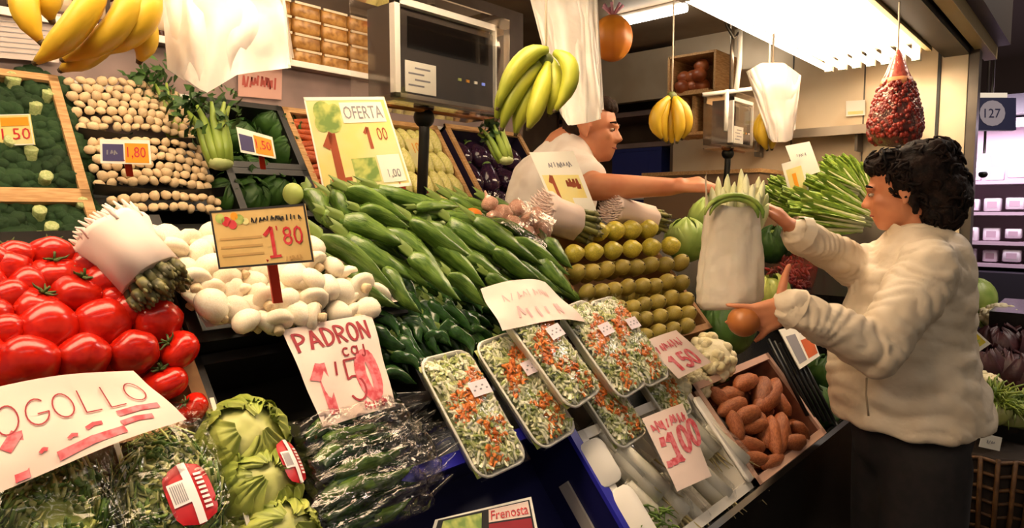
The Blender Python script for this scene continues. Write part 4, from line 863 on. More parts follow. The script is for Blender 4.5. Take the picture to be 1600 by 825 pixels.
for j, (y, xs, up) in enumerate([(135, (8, 55, -40), 0), (170, (35, 72, -10), 1), (215, (70, 105, -25), 0), (262, (45, 88, 5), 1), (292, (18, 62, 112, -25), 1), (330, (30, 75, 122, -15), 0), (352, (55, 100, 10), 1), (376, (20, 75, 118), 0), (192, (5, 95, 50), 0), (240, (15, 120, 60), 0), (398, (10, 60, 110, 150), 1), (352, (135, 165, -25), 0), (420, (-10, 40, 95, 140), 1), (152, (90, 20, 60), 1)]):
    for i, x in enumerate(xs):
        p = PR(x + q.uniform(-4, 4), y, -.03); st = (2 * i + j) % 3 == 0
        M = RM(p) @ (RX(PI + q.uniform(-.6, .3)) if st else RX(q.uniform(-.3, .5))) @ RZ(q.uniform(0, 6)) @ S(.056)
        BP[(i + j) % 3].put(M, ('broccoli showing its pale cut stem, %s from left, %s row down' % (nth(sorted(xs).index(x)), nth(j)) if st else 'dark broccoli crown, %s from left, %s row down the rear crates' % (nth(sorted(xs).index(x)), nth(j))), 'broccoli with stems outward' if st else 'broccoli with crowns outward')
SM = []
m_mush2 = mat('small_mushroom_skin', '#dcc29a', .6, '#c8aa80', 14, rand=.12)
for i in range(3):
    o = obj('button_mushroom', mushroom(i * 2.1, True), m_mush2); tag(o, 'x', 'mushroom'); SM.append(Proto(o))
n = 0
for lab, x0, x1, u0, u1 in (('upper', .572, .885, -.155, .03), ('middle', .575, .885, -.335, -.175), ('lowest', .58, .885, -.42, -.355)):
    rows_ = int((u1 - u0) / .0235)
    for j in range(rows_):
        for i in range(12):
            X = x0 + (i + .5 * (j % 2) + .3) * (x1 - x0) / 12.5; u = u0 + (j + .5) * (u1 - u0) / rows_; h = .01 + .025 * math.sin(PI * (i + .5) / 12) + q.uniform(-.005, .005)
            SM[n % 3].put(RM(RR(X + q.uniform(-.003, .003), u, h)) @ RX(q.uniform(-.8, 1.0)) @ RY(q.uniform(-.6, .6)) @ RZ(q.uniform(0, 6)) @ S(q.uniform(.013, .0158)), 'small pale mushroom, %s from left, %s row up the %s rear tray' % (nth(i), nth(j), lab), 'small mushrooms of the %s rear tray' % lab); n += 1
for lab, u in (('upper', -.165), ('middle', -.342)):
    tag(obj('tray_lip', G().grid(lambda a, b: RR(.565 + .33 * a, u - .004 - .022 * math.sin(PI * a) + .012 * b, .035 + .01 * math.sin(PI * a) - .03 * (1 - b)), 14, 2), m_black), 'curved black lip below the %s tray of small mushrooms' % lab, 'tray lip')

# celery
m_cel = mat('celery_stalk', '#9db04e', .4, '#7f9838', 10, stretch=(1, 1, .1)); m_cleaf = mat('celery_leaf', '#2f4f1e', .5, '#45682a', 30, rand=.15)
def celery(label, base, top, rad, leafr, seed, nl=170, stalks=9):
    t = thing('celery_bunch', label, 'celery', M=Matrix()); q = random.Random(seed); d = top - base; side = d.cross(FW).normalized(); ot = d.cross(side).normalized()
    for k in range(stalks):
        a = k / stalks * 6.28; o = side * math.cos(a) * rad * .7 + ot * math.sin(a) * rad * .5
        obj('stalk', G().tube([base + o * .7, base + d * .3 + o, base + d * .75 + o * 1.2, top + o * 2.0], [rad * .35, rad * .33, rad * .24, rad * .1], 7), m_cel, t)
    obj('root_end', G().ell(base, (rad * .8, rad * .8, rad * .5), None, 10, 6), m_bstem, t)
    g = G()
    for k in range(nl):
        c = top + side * q.gauss(0, leafr * .5) + ot * q.gauss(0, leafr * .4) + d.normalized() * q.uniform(-leafr * 1.1, leafr * .8); e1 = V((q.uniform(-1, 1), q.uniform(-1, 1), q.uniform(-1, 1))).normalized(); e2 = e1.orthogonal().normalized(); s_ = q.uniform(.012, .024); nn = e1.cross(e2)
        g.add([c - e1 * s_, c + e2 * s_ * .5 + nn * .003, c + e1 * s_ * .3 + e2 * s_ * .75, c + e1 * s_, c + e1 * s_ * .3 - e2 * s_ * .75, c - e2 * s_ * .5 + nn * .003, c + nn * .004], [(0, 1, 6), (1, 2, 6), (2, 3, 6), (3, 4, 6), (4, 5, 6), (5, 0, 6)])
    obj('leaves', g, m_cleaf, t, kind='stuff'); return t
celery('celery bunch with pale stalks and dark leaves standing below the white bags', cp(345, 255, 1.85), cp(325, 172, 1.88), .042, .07, 1)
celery('dark leafy celery top to the left, above the rear mushrooms', cp(285, 225, 1.95), cp(240, 140, 1.95), .03, .07, 2, 200, 6)
celery('pale celery bunch hanging between the scale and the middle bananas', cp(790, 250, 1.9), cp(768, 200, 1.9), .03, .03, 3, 40, 7)
for k, (x, y) in enumerate([(375, 215), (420, 190), (450, 240), (400, 270), (350, 305), (390, 310), (430, 300), (440, 205), (370, 275)]):
    leafy('dark_lettuce', 'dark green leafy head %s in the black rear crates' % ['below the orange card', 'right of the card', 'at the right crate edge', 'under the card stake', 'lowest left', 'lowest middle', 'lowest right by the lime', 'at the upper right', 'just left of the stake'][k], 'greens', m_dkleaf, m_dkleaf, .055, RM(PR(x, y, -.05), k), 6, .3, .06, k + 30, 'dark greens in the black crates')
# carrots
m_car = mat('carrot_skin', '#b8501c', .5, '#9a3e16', 12, rand=.15); cg = G().lathe([(.02, -1), (.12, -.9), (.22, -.4), (.3, .2), (.36, .7), (.3, .85), (.05, .88)], 9)
co = thing('carrot', 'carrot lying across the wooden crate left of the large yellow card', 'carrot', 'carrots in the rear crate'); obj('root', cg, m_car, co); obj('top_stub', G().tube([(0, 0, .85), (.02, 0, 1.0)], [.12, .09], 6), m_leafy, co); CP_ = Proto(co)
for k in range(34):
    X = 1.235 + (k % 2) * .12 + q.uniform(-.015, .015) + .03; u = -.40 + (k // 2) * .0235; CP_.put(RM(RR(X, u, .0 + .01 * (k % 2))) @ RZ(q.uniform(-.25, .25)) @ RY(PI / 2 * (1 if k % 3 else -1)) @ S(.045, .045, .075), 'carrot in the %s half, %s layer up the rear carrot crate' % ('right' if k % 2 else 'left', nth(k // 2)))
# endives (pale)
m_end = mat('endive_leaf', '#e2d894', .4, '#cfca70', 10, rand=.08); eg = G().lathe([(.02, -1), (.25, -.92), (.36, -.5), (.38, 0), (.3, .5), (.14, .9), (.02, 1)], 12, None, lambda a, z: 1 + .08 * math.cos(5 * a + 2 * z))
eo = thing('pale_endive', 'pale yellow endive stacked in the wooden crate right of the large card', 'endive', 'pale endives in the rear crate'); obj('head', eg, m_end, eo); obj('green_tip', G().lathe([(.2, .72), (.15, .9), (.02, 1.04)], 10), mat('endive_tip', '#b8bc50', .45), eo); EP = Proto(eo)
for k in range(28): EP.put(RM(RR(1.55 + (k % 7) * .05 + q.uniform(-.005, .005), -.37 + (k // 7) * .105, .0)) @ RX(-PI / 2 + q.uniform(-.2, .2)) @ S(.07, .07, .062), 'pale endive, %s from left, %s row up its wooden crate' % (nth(k % 7), nth(k // 7)))
t, sf = card('small white card with an orange figure among the pale endives', px4(2.3, (650, 262), (672, 260), (655, 215), (632, 218)), m_yellowcard, None, (cp(661, 262, 2.305), cp(668, 312, 2.46))); put_text(sf, '10', .35, .5, .8, .85, m_orange, t)
# aubergines
m_aub = mat('aubergine_skin', '#281630', .15, '#3a2030', 8, rand=.2, coat=.4)
ao = thing('aubergine', 'glossy dark aubergine in the purple crate beside the seller', 'aubergine', 'aubergines in the purple crate')
obj('fruit', G().lathe([(.02, -1), (.4, -.93), (.62, -.6), (.66, -.2), (.52, .3), (.36, .65), (.25, .85), (.05, .9)], 14), m_aub, ao); obj('cap', G().lathe([(.3, .78), (.27, .88), (.1, .98), (.09, 1.25), (.02, 1.26)], 8), m_leafy, ao); AP = Proto(ao)
for k in range(12): AP.put(RM(RR(1.99 + (k % 4) * .105, -.34 + (k // 4) * .13, -.02)) @ RX(-PI / 2 + q.uniform(-.3, .3)) @ RZ(k) @ RY(q.uniform(-.3, .3)) @ S(.075), 'glossy dark aubergine, %s from left, %s row up the purple crate' % (nth(k % 4), nth(k // 4)))

# ------------------------------------------------------------------ wall shelf goods
m_pack = mat('snack_pack', '#b98846', .35, '#8f6028', 35, rand=.12, bump=.5, bscale=60); m_packw = mat('pack_label', '#d8c0a0', .4)
po_ = thing('snack_packet', 'x', 'packet'); obj('bag', G().rbox((0, 0, 0), (.11, .05, .052), .018), m_pack, po_); obj('seal', G().box((0, -.024, .022), (.1, .006, .008)), m_packw, po_, smooth=False); PK = Proto(po_)
for i in range(5):
    for j in range(4):
        PK.put(T(V((1.21 + .114 * i, 2.15 + q.uniform(-.004, .004), 1.980 + j * .053))), 'golden brown snack packet, %s column from the white bags, %s layer' % (['first', 'second', 'third', 'fourth', 'fifth'][i], ['bottom', 'second', 'third', 'top'][j]), 'snack packets stacked on the wall shelf')
bo = thing('dark_bottle', 'x', 'bottle'); obj('glass_body', G().lathe([(.03, 0), (.033, .01), (.033, .12), (.014, .17), (.013, .2)], 12), mat('bottle_brown', '#4a2418', .15), bo); obj('paper_label', G().lathe([(.0338, .03), (.0338, .09)], 12), m_packw, bo); obj('cap', G().lathe([(.015, .195), (.015, .215), (.002, .216)], 10), m_red, bo); BO = Proto(bo)
for i in range(9): BO.put(T(V((.42 + i * .082, 2.17, 1.953))), 'dark bottle, %s from the left on the wall shelf behind bananas and bags' % nth(i), 'bottles on the wall shelf')
sf = quad_surf(atY(-30, 88, 2.11), atY(92, 98, 2.11), atY(96, 22, 2.11), atY(-30, 8, 2.11)); t = thing('wall_notice', 'pale printed notice behind the left banana bunch on the rear wall', 'notice')
g = G().grid(lambda a, b: sf(a, b), 2, 2); obj('sheet', g, mat('notice_paper', '#c8b8b0', .6), t)
for k in range(8): patch(sf, .1, .12 + k * .1, .7 + .1 * (k % 3), .135 + k * .1, m_greyink, t, 'printed_line', .001, 1)
sf = quad_surf(atY(372, 150, 2.13), atY(440, 156, 2.13), atY(441, 108, 2.13), atY(372, 100, 2.13)); t = thing('wall_notice', 'small pinkish notice with red lettering right of the white bags', 'notice'); obj('sheet', G().grid(lambda a, b: sf(a, b), 2, 2), mat('notice_pink', '#c89a8c', .6), t); scribble(sf, .1, .3, .9, .7, 10, mat('faded_red', '#a8483c', .6), t, .03, 1.4, 3, 'blurred_lettering')

# ------------------------------------------------------------------ scales
def scale(label, o, w_, h_, d_, post=True, tex=None):
    t = thing('hanging_scale', label, 'scale', M=T(o))
    f = .018
    g = G(); g.box((w_ / 2, d_ / 2, h_ / 2), (w_ - .02, d_ - .02, h_ - .02)); obj('housing', g, mat('scale_body', '#4a3e36', .4), t, smooth=False)
    obj('dark_screen', G().box((w_ / 2 + .01, .004, h_ / 2 - .01), (w_ - .03, .008, h_ - .03)), mat('scale_screen', '#3c3531', .12), t, smooth=False)
    obj('upper_display', G().box((w_ / 2 + .01, .0, h_ * .68), (w_ - .07, .004, h_ * .32)), mat('scale_display', '#15110f', .06), t, smooth=False)
    for c, d in (((w_ / 2, 0, h_ - .008), (w_, .02, .016)), ((.008, 0, h_ / 2), (.016, .02, h_)), ((w_ - .003, 0, h_ / 2), (.006, .02, h_)), ((w_ / 2, 0, .005), (w_, .02, .01))): obj('frame_bar', G().box(c, d), m_white if c[2] > .02 else m_steel, t, smooth=False)
    obj('acrylic_cover', G().box((w_ / 2, d_ / 2 - .01, h_ / 2), (w_ + .05, d_ + .05, h_ + .03)), m_glass, t, smooth=False)
    sk = obj('sticker', G().box((.085, -.003, h_ * .23), (.10, .002, .075)), m_whitecard, t, smooth=False); g = G()
    for k in range(4): g.box((.07 + .02 * (k % 2), -.0045, h_ * .23 - .02 + k * .014), (.05, .0006, .004))
    obj('sticker_print', g, m_greyink, sk, smooth=False)
    for k in range(4): obj('key', G().box((w_ * .62 + k * .03, -.001, h_ * .30), (.011, .004, .007)), (m_greenprint, m_orange, m_whitecard, mat('key_blue', '#8090e0', .3, emit=.6))[k], t, smooth=False)
    if post:
        obj('post', G().tube([(w_ * .42, d_ * .5, .0), (w_ * .42, d_ * .5, -.08), (w_ * .42, d_ * .7, -.38)], .014, 8), m_black, t); obj('joint', G().ell((w_ * .42, d_ * .5, -.03), .028, None, 12, 8), m_black, t)
        obj('copper_pipe', G().tube([(.02, d_ * .4, -.012), (w_ + .02, d_ * .4, -.012)], .008, 8), mat('copper', '#a8683c', .3, metal=.7), t)
    obj('hanger_rod', G().tube([(w_ * .5, d_ * .5, h_), (w_ * .5, d_ * .5, 2.45 - o.z)], .01, 8), m_steel, t); return t
scale('large boxed scale with a dark screen above the yellow card and peppers', V((1.035, 1.30, 1.722)), .355, .235, .12)
scale('smaller boxed scale with a dark screen hanging near the seller hand', atY(1140, 226, 1.28), .23, .21, .10)

# ------------------------------------------------------------------ hanging bananas, bags, pumpkin, net
m_ban = mat('banana_skin', '#dcb62c', .4, '#c9a128', 8, rand=.08, lo=.3, hi=.7); m_bgreen = mat('banana_green', '#b4b43a', .4, '#98a030', 8, rand=.12); m_btip = mat('banana_tip', '#4a3a1c', .7)
def bananas(label, arcs, depth, rpx, crown, m, string=True, sx=None):
    t = thing('banana_bunch', label, 'bananas', M=Matrix())
    for k, a in enumerate(arcs):
        d = depth + (a[6] if len(a) > 6 else .012 * ((k * 7) % 5 - 2)); p0, p1, p2 = cp(a[0], a[1], d), cp(a[2], a[3], d - .012), cp(a[4], a[5], d); r = rpx * d / FPX; pts = []; rd = []
        for i in range(11): s = i / 10; pts.append(p0 * (1 - s) ** 2 + (p1 * 2 - (p0 + p2) * .5) * 2 * s * (1 - s) + p2 * s * s); rd.append(r * (.38, .6, .85, .97, 1, 1, .98, .92, .78, .5, .28)[i])
        b = obj('banana', G().tube(pts, rd, 6 if r < .01 else 8), m, t); e = (pts[-1] - pts[-2]).normalized()
        obj('tip', G().tube([pts[-1] - e * r * .1, pts[-1] + e * r * .35], [r * .3, r * .2], 6), m_btip, b)
    c = cp(crown[0], crown[1], depth); obj('crown', G().ell(c, (rpx * depth / FPX * 1.0, rpx * depth / FPX * .8, rpx * depth / FPX * .9), None, 10, 7), mat('banana_crown', '#5c6428', .6), t)
    if string: obj('string', G().tube([c, V((c.x, c.y, 2.46))], .003, 6), m_string, t)
bananas('large banana bunch hanging at the top left corner', [(52, -40, 38, 8, 63, 64, .03), (165, -40, 118, 40, 58, 96, -.03), (205, -45, 185, 40, 102, 92, 0), (232, -40, 222, 35, 150, 82, .02), (175, 50, 140, 80, 98, 108, .03), (205, 10, 226, 50, 219, 93, .05), (95, -50, 75, -10, 80, 30, .06)], 1.0, 21, (140, -60), m_ban)
bananas('green-yellow banana bunch hanging in front of the seller beside the scale', [(856, 78, 812, 100, 778, 168), (850, 95, 808, 140, 785, 200), (852, 98, 822, 155, 806, 208), (856, 98, 842, 155, 826, 200), (860, 92, 868, 135, 858, 178), (866, 82, 892, 115, 868, 172), (846, 92, 800, 130, 776, 185)], 1.55, 14.5, (853, 95), m_bgreen, True)
bananas('yellow banana bunch on a white cord between the pumpkin and the small scale', [(1045, 152, 1024, 185, 1034, 216), (1047, 152, 1034, 188, 1042, 221), (1050, 152, 1048, 190, 1050, 223), (1053, 152, 1061, 188, 1058, 221), (1056, 152, 1073, 185, 1066, 216)], 2.35, 10, (1050, 152), m_ban)
bananas('small yellow banana bunch behind the white bags at the small scale', [(1200, 170, 1192, 205, 1198, 233), (1203, 170, 1206, 205, 1206, 232), (1197, 172, 1186, 200, 1189, 225)], 2.5, 9, (1200, 168), m_ban)
def bagbundle(label, pxpoly_top, pxpoly_bot, depth, thick, seed, wob=.02):
    n = len(pxpoly_top); t = thing('plastic_bag_bundle', label, 'plastic bags', M=Matrix())
    for s in range(4):
        def f(a, b, s=s):
            x = a * (n - 1); i = min(int(x), n - 2); k = x - i
            tx = pxpoly_top[i][0] * (1 - k) + pxpoly_top[i + 1][0] * k; ty = pxpoly_top[i][1] * (1 - k) + pxpoly_top[i + 1][1] * k; bx = pxpoly_bot[i][0] * (1 - k) + pxpoly_bot[i + 1][0] * k; by = pxpoly_bot[i][1] * (1 - k) + pxpoly_bot[i + 1][1] * k
            e = (1 - abs(2 * a - 1) ** 4); off = thick * (s / 3 - .5) * (.25 + .75 * e) + wob * noise.noise(V((a * 5 + seed, b * 2.2, s * .4 + seed))) + wob * .5 * noise.noise(V((a * 14, b * 3, s + seed)))
            return cp(tx * (1 - b) + bx * b + (s - 1.5) * 3 * b, ty * (1 - b) + by * b - s * 5 * b, depth + off)
        obj('bag_layer', G().grid(f, 26, 26), m_whiteplastic, t)
    def edge(sd, b): pass
    g = G()
    def ring(a, b):
        ang = a * 2 * PI; x = (.5 + .5 * math.cos(ang)) * (n - 1); i = min(int(x), n - 2); k = x - i
        tx = pxpoly_top[i][0] * (1 - k) + pxpoly_top[i + 1][0] * k; ty = pxpoly_top[i][1] * (1 - k) + pxpoly_top[i + 1][1] * k; bx = pxpoly_bot[i][0] * (1 - k) + pxpoly_bot[i + 1][0] * k; by = pxpoly_bot[i][1] * (1 - k) + pxpoly_bot[i + 1][1] * k
        off = thick * .62 * math.sin(ang) + wob * .6 * noise.noise(V((math.cos(ang) * 3 + seed, b * 2.5, math.sin(ang) * 3))); return cp(tx * (1 - b) + bx * b, ty * (1 - b) + by * b, depth + off)
    obj('outer_bag', g.grid(ring, 40, 20, wrap=True), m_whiteplastic, t)
    c = ring(.25, 0); obj('hook', G().tube([V((c.x, c.y, c.z - .05)), V((c.x, c.y, 2.46))], .004, 6), m_steel, t)
bagbundle('thick bundle of white carrier bags hanging at the upper left beside the bananas', [(248, -60), (300, -70), (380, -70), (436, -60)], [(266, 108), (322, 146), (372, 116), (455, 106)], 1.12, .09, 2)
bagbundle('tall bundle of white carrier bags hanging in front of the seller head', [(818, -40), (850, -60), (905, -60), (932, -30)], [(880, 178), (892, 196), (918, 192), (939, 186)], 1.9, .08, 5, .035)
bagbundle('small bundle of white bags hanging at the right end of the small scale', [(1166, 112), (1190, 98), (1225, 98), (1252, 118)], [(1205, 215), (1212, 222), (1228, 222), (1238, 218)], 2.45, .08, 8, .03)
t = thing('hanging_pumpkin', 'round orange pumpkin hanging by a pink tie between bags and bananas', 'pumpkin', M=T(cp(957, 60, 2.3)))
obj('fruit', G().ell((0, 0, 0), (.068, .068, .078), None, 32, 16, lambda p: 1 + .03 * math.cos(10 * math.atan2(p.y, p.x)) * (1 - p.z * p.z)), mat('pumpkin_skin', '#d88a2a', .4, '#c87420', 8), t)
g = G()
for k in range(7): a = k * .9; g.tube([(0, 0, .075), (.02 * math.cos(a), .02 * math.sin(a), .095), (.035 * math.cos(a), .035 * math.sin(a), .11)], [.005, .004, .006], 5)
obj('tie', g, mat('pink_tie', '#d89ab0', .5), t); obj('string', G().tube([(0, 0, .07), (0, 0, 2.46 - cp(957, 60, 2.3).z)], .003, 6), m_string, t)
t = thing('hanging_net', 'long red net bag of small red fruits hanging before the steel wall', 'net bag', M=T(cp(1400, 155, 2.3))); q = random.Random(12)
prof = [(.004, .165), (.018, .14), (.035, .09), (.055, .045), (.07, .0), (.083, -.05), (.088, -.1), (.078, -.135), (.05, -.155), (.01, -.162)]
def pr_r(z):
    for (r0, z0), (r1, z1) in zip(prof, prof[1:]):
        if z1 <= z <= z0: return r0 + (r1 - r0) * (z0 - z) / (z0 - z1)
    return 0
g = G()
for k in range(520):
    z = q.uniform(-.15, .05); a = q.uniform(0, 6.28); r = pr_r(z) * .93; g.ell((r * math.cos(a), r * math.sin(a), z), q.uniform(.007, .010), None, 6, 4)
obj('red_fruits', g, mat('net_fruit', '#9a2a18', .35, '#6c160e', 30), t, kind='stuff'); obj('core', G().lathe([(r * .88, z) for r, z in prof[3:]], 14), mat('net_core', '#5c120c', .6), t)
obj('net', G().lathe(prof, 20), film('net_film', '#e8c0b0', .06, .35, .6, 60, .25), t); obj('net_neck', G().lathe([(r * 1.01, z) for r, z in prof[:4]], 14), mat('net_neck', '#c85a44', .5, '#b04030', 60), t)
obj('paper_tag', G().lathe([(.0575, .045), (.048, .07), (.046, .07)], 8, RZ(2.2) @ S(1, 1, 1)), mat('net_tag', '#d8905c', .5), t)
obj('string', G().tube([(0, 0, .15), (-.01, 0, .3), (-.01, 0, 2.46 - cp(1400, 155, 2.3).z)], .003, 6), m_string, t)
# ------------------------------------------------------------------ people
def hand(W, f, n, t, s=1.0, curl=(.3, .3, .35, .4), thumb=None, spread=.08, tcurl=.25, span=1):
    f = f.normalized(); n = (n - f * n.dot(f)).normalized(); t = (t - f * t.dot(f) - n * t.dot(n)).normalized(); P = []
    P.append(('c', W - f * .02, W + f * .02 * s, .026 * s, .027 * s))
    for i in range(4):
        o = (.027 - .018 * i) * s * span; k = W + f * (.088 - .006 * abs(i - 1)) * s + t * o
        P.append(('c', W + f * .015 * s + t * o * .7, k, .0165 * s, .0135 * s))
        fi = (f + t * (1.2 - i) * spread).normalized(); d = fi; p = k; L = (.074, .082, .076, .058)[i] * s
        for j, part in enumerate((.44, .31, .25)):
            a = curl[i] * (.7 if j == 0 else 1.1); d = (d * math.cos(a) + n * math.sin(a)).normalized(); e = p + d * L * part
            P.append(('c', p, e, (.0108, .0096, .0086)[j] * s, (.0098, .0088, .0072)[j] * s)); p = e
    d = (thumb or (t * .75 + f * .6 + n * .25)).normalized(); p = W + f * .022 * s + t * .02 * s
    for j, l in enumerate((.042, .034, .028)):
        e = p + d * l * s; P.append(('c', p, e, (.0165, .0125, .0105)[j] * s, (.013, .011, .008)[j] * s)); p = e; d = (d * math.cos(tcurl) + f * math.sin(tcurl)).normalized()
    return P
def head(c, fwd, up, s=1.0, jaw=1.0):
    fwd = fwd.normalized(); side = up.cross(fwd).normalized(); up = fwd.cross(side).normalized(); B = mx(fwd, side, up, V((0, 0, 0)))
    def at(a, b, d): return c + fwd * a * s + side * b * s + up * d * s
    def E(a, b, d, r): return ('e', at(a, b, d), tuple(k * s for k in r), B)
    P = [E(-.012, 0, .03, (.097, .077, .09)), E(.018, 0, -.03, (.075, .062, .085)), E(.045, 0, -.075, (.042, .042 * jaw, .035)), E(.062, 0, -.092, (.02, .022, .016)), E(.078, 0, .022, (.018, .05, .012)),
         ('c', at(.083, 0, .012), at(.105, 0, -.026), .008 * s, .0105 * s), E(.098, .012, -.03, (.010, .008, .008)), E(.098, -.012, -.03, (.010, .008, .008)),
         E(.082, 0, -.053, (.012, .022, .006)), E(.079, 0, -.066, (.012, .020, .007)), E(.062, .035, -.018, (.02, .02, .022)), E(.062, -.035, -.018, (.02, .02, .022)),
         E(-.008, .078, -.005, (.018, .008, .03)), E(-.008, -.078, -.005, (.018, .008, .03)), E(-.002, .082, -.03, (.009, .006, .01)), E(-.002, -.082, -.03, (.009, .006, .01))]
    return P, at, B
def face_bits(t, at, B, s, brow, m_iris):
    we = mat('eye_white', '#b8a490', .4)
    for sd in (-1, 1):
        e = obj('eye', G().ell((0, 0, 0), (.008 * s, .0125 * s, .0055 * s), T(at(.080, sd * .031, .003)) @ B, 10, 8), we, t); obj('iris', G().ell((0, 0, 0), (.0035 * s, .007 * s, .0056 * s), T(at(.0860, sd * .031, .003)) @ B, 8, 6), m_iris, e)
        obj('eyebrow', G().tube([at(.088, sd * .012, .024), at(.089, sd * .032, .030), at(.074, sd * .052, .024)], [.003 * s, .0045 * s, .002 * s], 6), brow, t)
    obj('lips', G().tube([at(.084, -.022, -.060), at(.0925, 0, -.059), at(.084, .022, -.060)], [.0015 * s, .0042 * s, .0015 * s], 6), mat('lips', '#a85a48', .5), t)
m_hairw = mat('dark_hair', '#140d0b', .75, '#241712', 40, bump=.8, bscale=90, spec=.15); m_hairs = mat('brown_hair', '#241710', .75, '#33231a', 40, bump=.7, bscale=120, spec=.15)
# ---- seller
sh = cp(926, 205, 2.4); sf_dir = (RT * .90 - FW * .34 - UPZ * .10); s_up = (UPZ + RT * .18).normalized()
HP, at, B = head(sh, sf_dir, s_up, .97)
nk = cp(888, 240, 2.44); chest = cp(858, 300, 2.46); pel = cp(815, 480, 2.52); rs = cp(893, 262, 2.33); re = cp(930, 292, 2.14); rw = cp(1048, 292, 2.13); ls = cp(880, 250, 2.62); le = cp(900, 340, 2.68); lw = cp(930, 420, 2.66)
pel.z = 1.06; foot = V((pel.x, pel.y, 0))
P = list(HP) + [('c', at(-.03, 0, -.05), nk, .055, .062), ('c', nk, chest, .10, .125), ('c', chest, pel, .125, .12), ('c', nk, rs, .06, .055), ('c', nk, ls, .06, .055), ('c', rs, re, .052, .044), ('c', re, rw, .046, .029), ('c', ls, le, .05, .042), ('c', le, lw, .04, .028)]
hd = (cp(1100, 285, 2.10) - rw).normalized()
P += hand(rw + hd * .012, hd, FW * .4 - UPZ * .9, -FW * .5 + UPZ * .6, .98, (.25, .55, .7, .8), cp(1118, 277, 2.06) - cp(1072, 272, 2.1), tcurl=.1)
P += hand(lw, lw - le, FW, RT, .95, (.5, .5, .5, .5))
hipv = RT * -.0
for sd in (-1, 1):
    hx = V((pel.x, pel.y, 0)) + FW.cross(UPZ) * .0 + V((0, 0, 0)); o = (V((.748, .664, 0))) * .095 * sd
    P += [('c', pel + o - UPZ * .05, V((foot.x + o.x, foot.y + o.y, .52)), .085, .06), ('c', V((foot.x + o.x, foot.y + o.y, .52)), V((foot.x + o.x, foot.y + o.y, .09)), .058, .04), ('c', V((foot.x + o.x, foot.y + o.y, .04)), V((foot.x + o.x, foot.y + o.y, .04)) + RT * .16, .04, .035)]
sel = blob('person', P, m_skin, None, .0062, 3); tag(sel, 'man in a white short-sleeved shirt leaning over the counter, arm stretched to the bag', 'person')
def shirt_d(c, n): return .006 * noise.noise(c * 9) + .004 * noise.noise(c * 22)
m_shirt = mat('white_shirt', '#f0e6dc', .7, '#e4d6ca', 12)
slv = rs + (re - rs) * .62
SPm = [('c', nk - UPZ * .02, chest, .115, .155), ('c', chest, pel, .155, .15), ('c', nk, rs, .075, .08), ('c', nk, ls, .075, .08), ('c', rs, slv, .078, .068), ('c', ls, le, .075, .065), ('e', chest + RT * .02, (.15, .17, .17))]
blob('shirt', SPm, m_shirt, sel, .011, 5, shirt_d, 'white short-sleeved shirt')
obj('collar', G().grid(lambda a, b: nk + (RT * math.cos(a * 6.28) * (.078 + .022 * (1 - b)) + FW * math.sin(a * 6.28) * (.075 + .02 * (1 - b))) + s_up * (.0 + .05 * b) + RT * .012 * b, 20, 4, wrap=True), m_shirt, sel)
TR = [('c', pel, pel - UPZ * .06, .158, .15)]
for sd in (-1, 1):
    o = V((.748, .664, 0)) * .095 * sd; TR += [('c', pel + o - UPZ * .05, V((foot.x + o.x, foot.y + o.y, .52)), .105, .085), ('c', V((foot.x + o.x, foot.y + o.y, .52)), V((foot.x + o.x, foot.y + o.y, .1)), .085, .075)]
blob('trousers', TR, mat('dark_trousers', '#2a2624', .8), sel, .015, 4)
HR = [('e', at(-.035, 0, .050), (.082, .080, .078), B), ('e', at(.02, 0, .095), (.062, .066, .032), B), ('e', at(-.06, 0, .0), (.05, .072, .07), B), ('e', at(.052, 0, .085), (.032, .056, .024), B)]
blob('hair', HR, m_hairs, sel, .006, 2, lambda c, n: .005 * noise.noise(c * 60), 'short dark brown hair')
face_bits(sel, at, B, .97, m_hairs, mat('iris', '#2a1a10', .2))

# ---- woman customer
wf = (-RT * .84 + FW * .54 - UPZ * .12); wh = cp(1412, 298, 1.95)
HP, at, B = head(wh, wf, (UPZ - RT * .10).normalized(), 1.0)
nk = cp(1432, 372, 1.95); ch = cp(1428, 440, 1.94); wa = cp(1412, 560, 1.93); hp = cp(1422, 650, 1.92)
nsh = cp(1452, 420, 1.79); nel = cp(1368, 548, 1.70); nwr = cp(1236, 480, 1.70); fsh = cp(1405, 405, 2.08); fel = cp(1335, 415, 2.02); fwr = cp(1243, 362, 1.90)
P = list(HP) + [('c', at(-.03, 0, -.06), nk, .052, .05), ('c', nk, ch, .05, .11), ('c', ch, wa, .12, .12), ('c', wa, hp, .12, .125), ('c', nk - UPZ * .05, nsh, .045, .045), ('c', nk - UPZ * .05, fsh, .045, .045), ('c', nsh, nel, .05, .04), ('c', nel, nwr, .04, .026), ('c', fsh, fel, .05, .04), ('c', fel, fwr, .04, .026)]
d1 = (cp(1190, 497, 1.72) - nwr).normalized()
P += hand(nwr + d1 * .0, d1, FW * .8 - RT * .3, UPZ, .95, (.06, .12, .2, .3), (cp(1238, 418, 1.70) - cp(1232, 462, 1.70)), spread=.42, tcurl=-.12, span=1.25)
d2 = (cp(1205, 318, 1.90) - fwr).normalized()
P += hand(fwr, d2, -UPZ * .6 - RT * .5 + FW * .3, -FW * .6 + UPZ * .2, .92, (.45, .55, .65, .7), (cp(1198, 322, 1.86) - cp(1225, 338, 1.88)))
bd = V((.748, .664, 0))
def leg(o): return [('c', hp + o - UPZ * .03, V((hp.x + o.x, hp.y + o.y, .48)), .08, .06), ('c', V((hp.x + o.x, hp.y + o.y, .48)), V((hp.x + o.x, hp.y + o.y, .09)), .06, .04), ('c', V((hp.x + o.x, hp.y + o.y, .04)), V((hp.x + o.x, hp.y + o.y, .035)) - RT * .15, .042, .034)]
for sd in (-1, 1): P += leg(bd * .072 * sd)
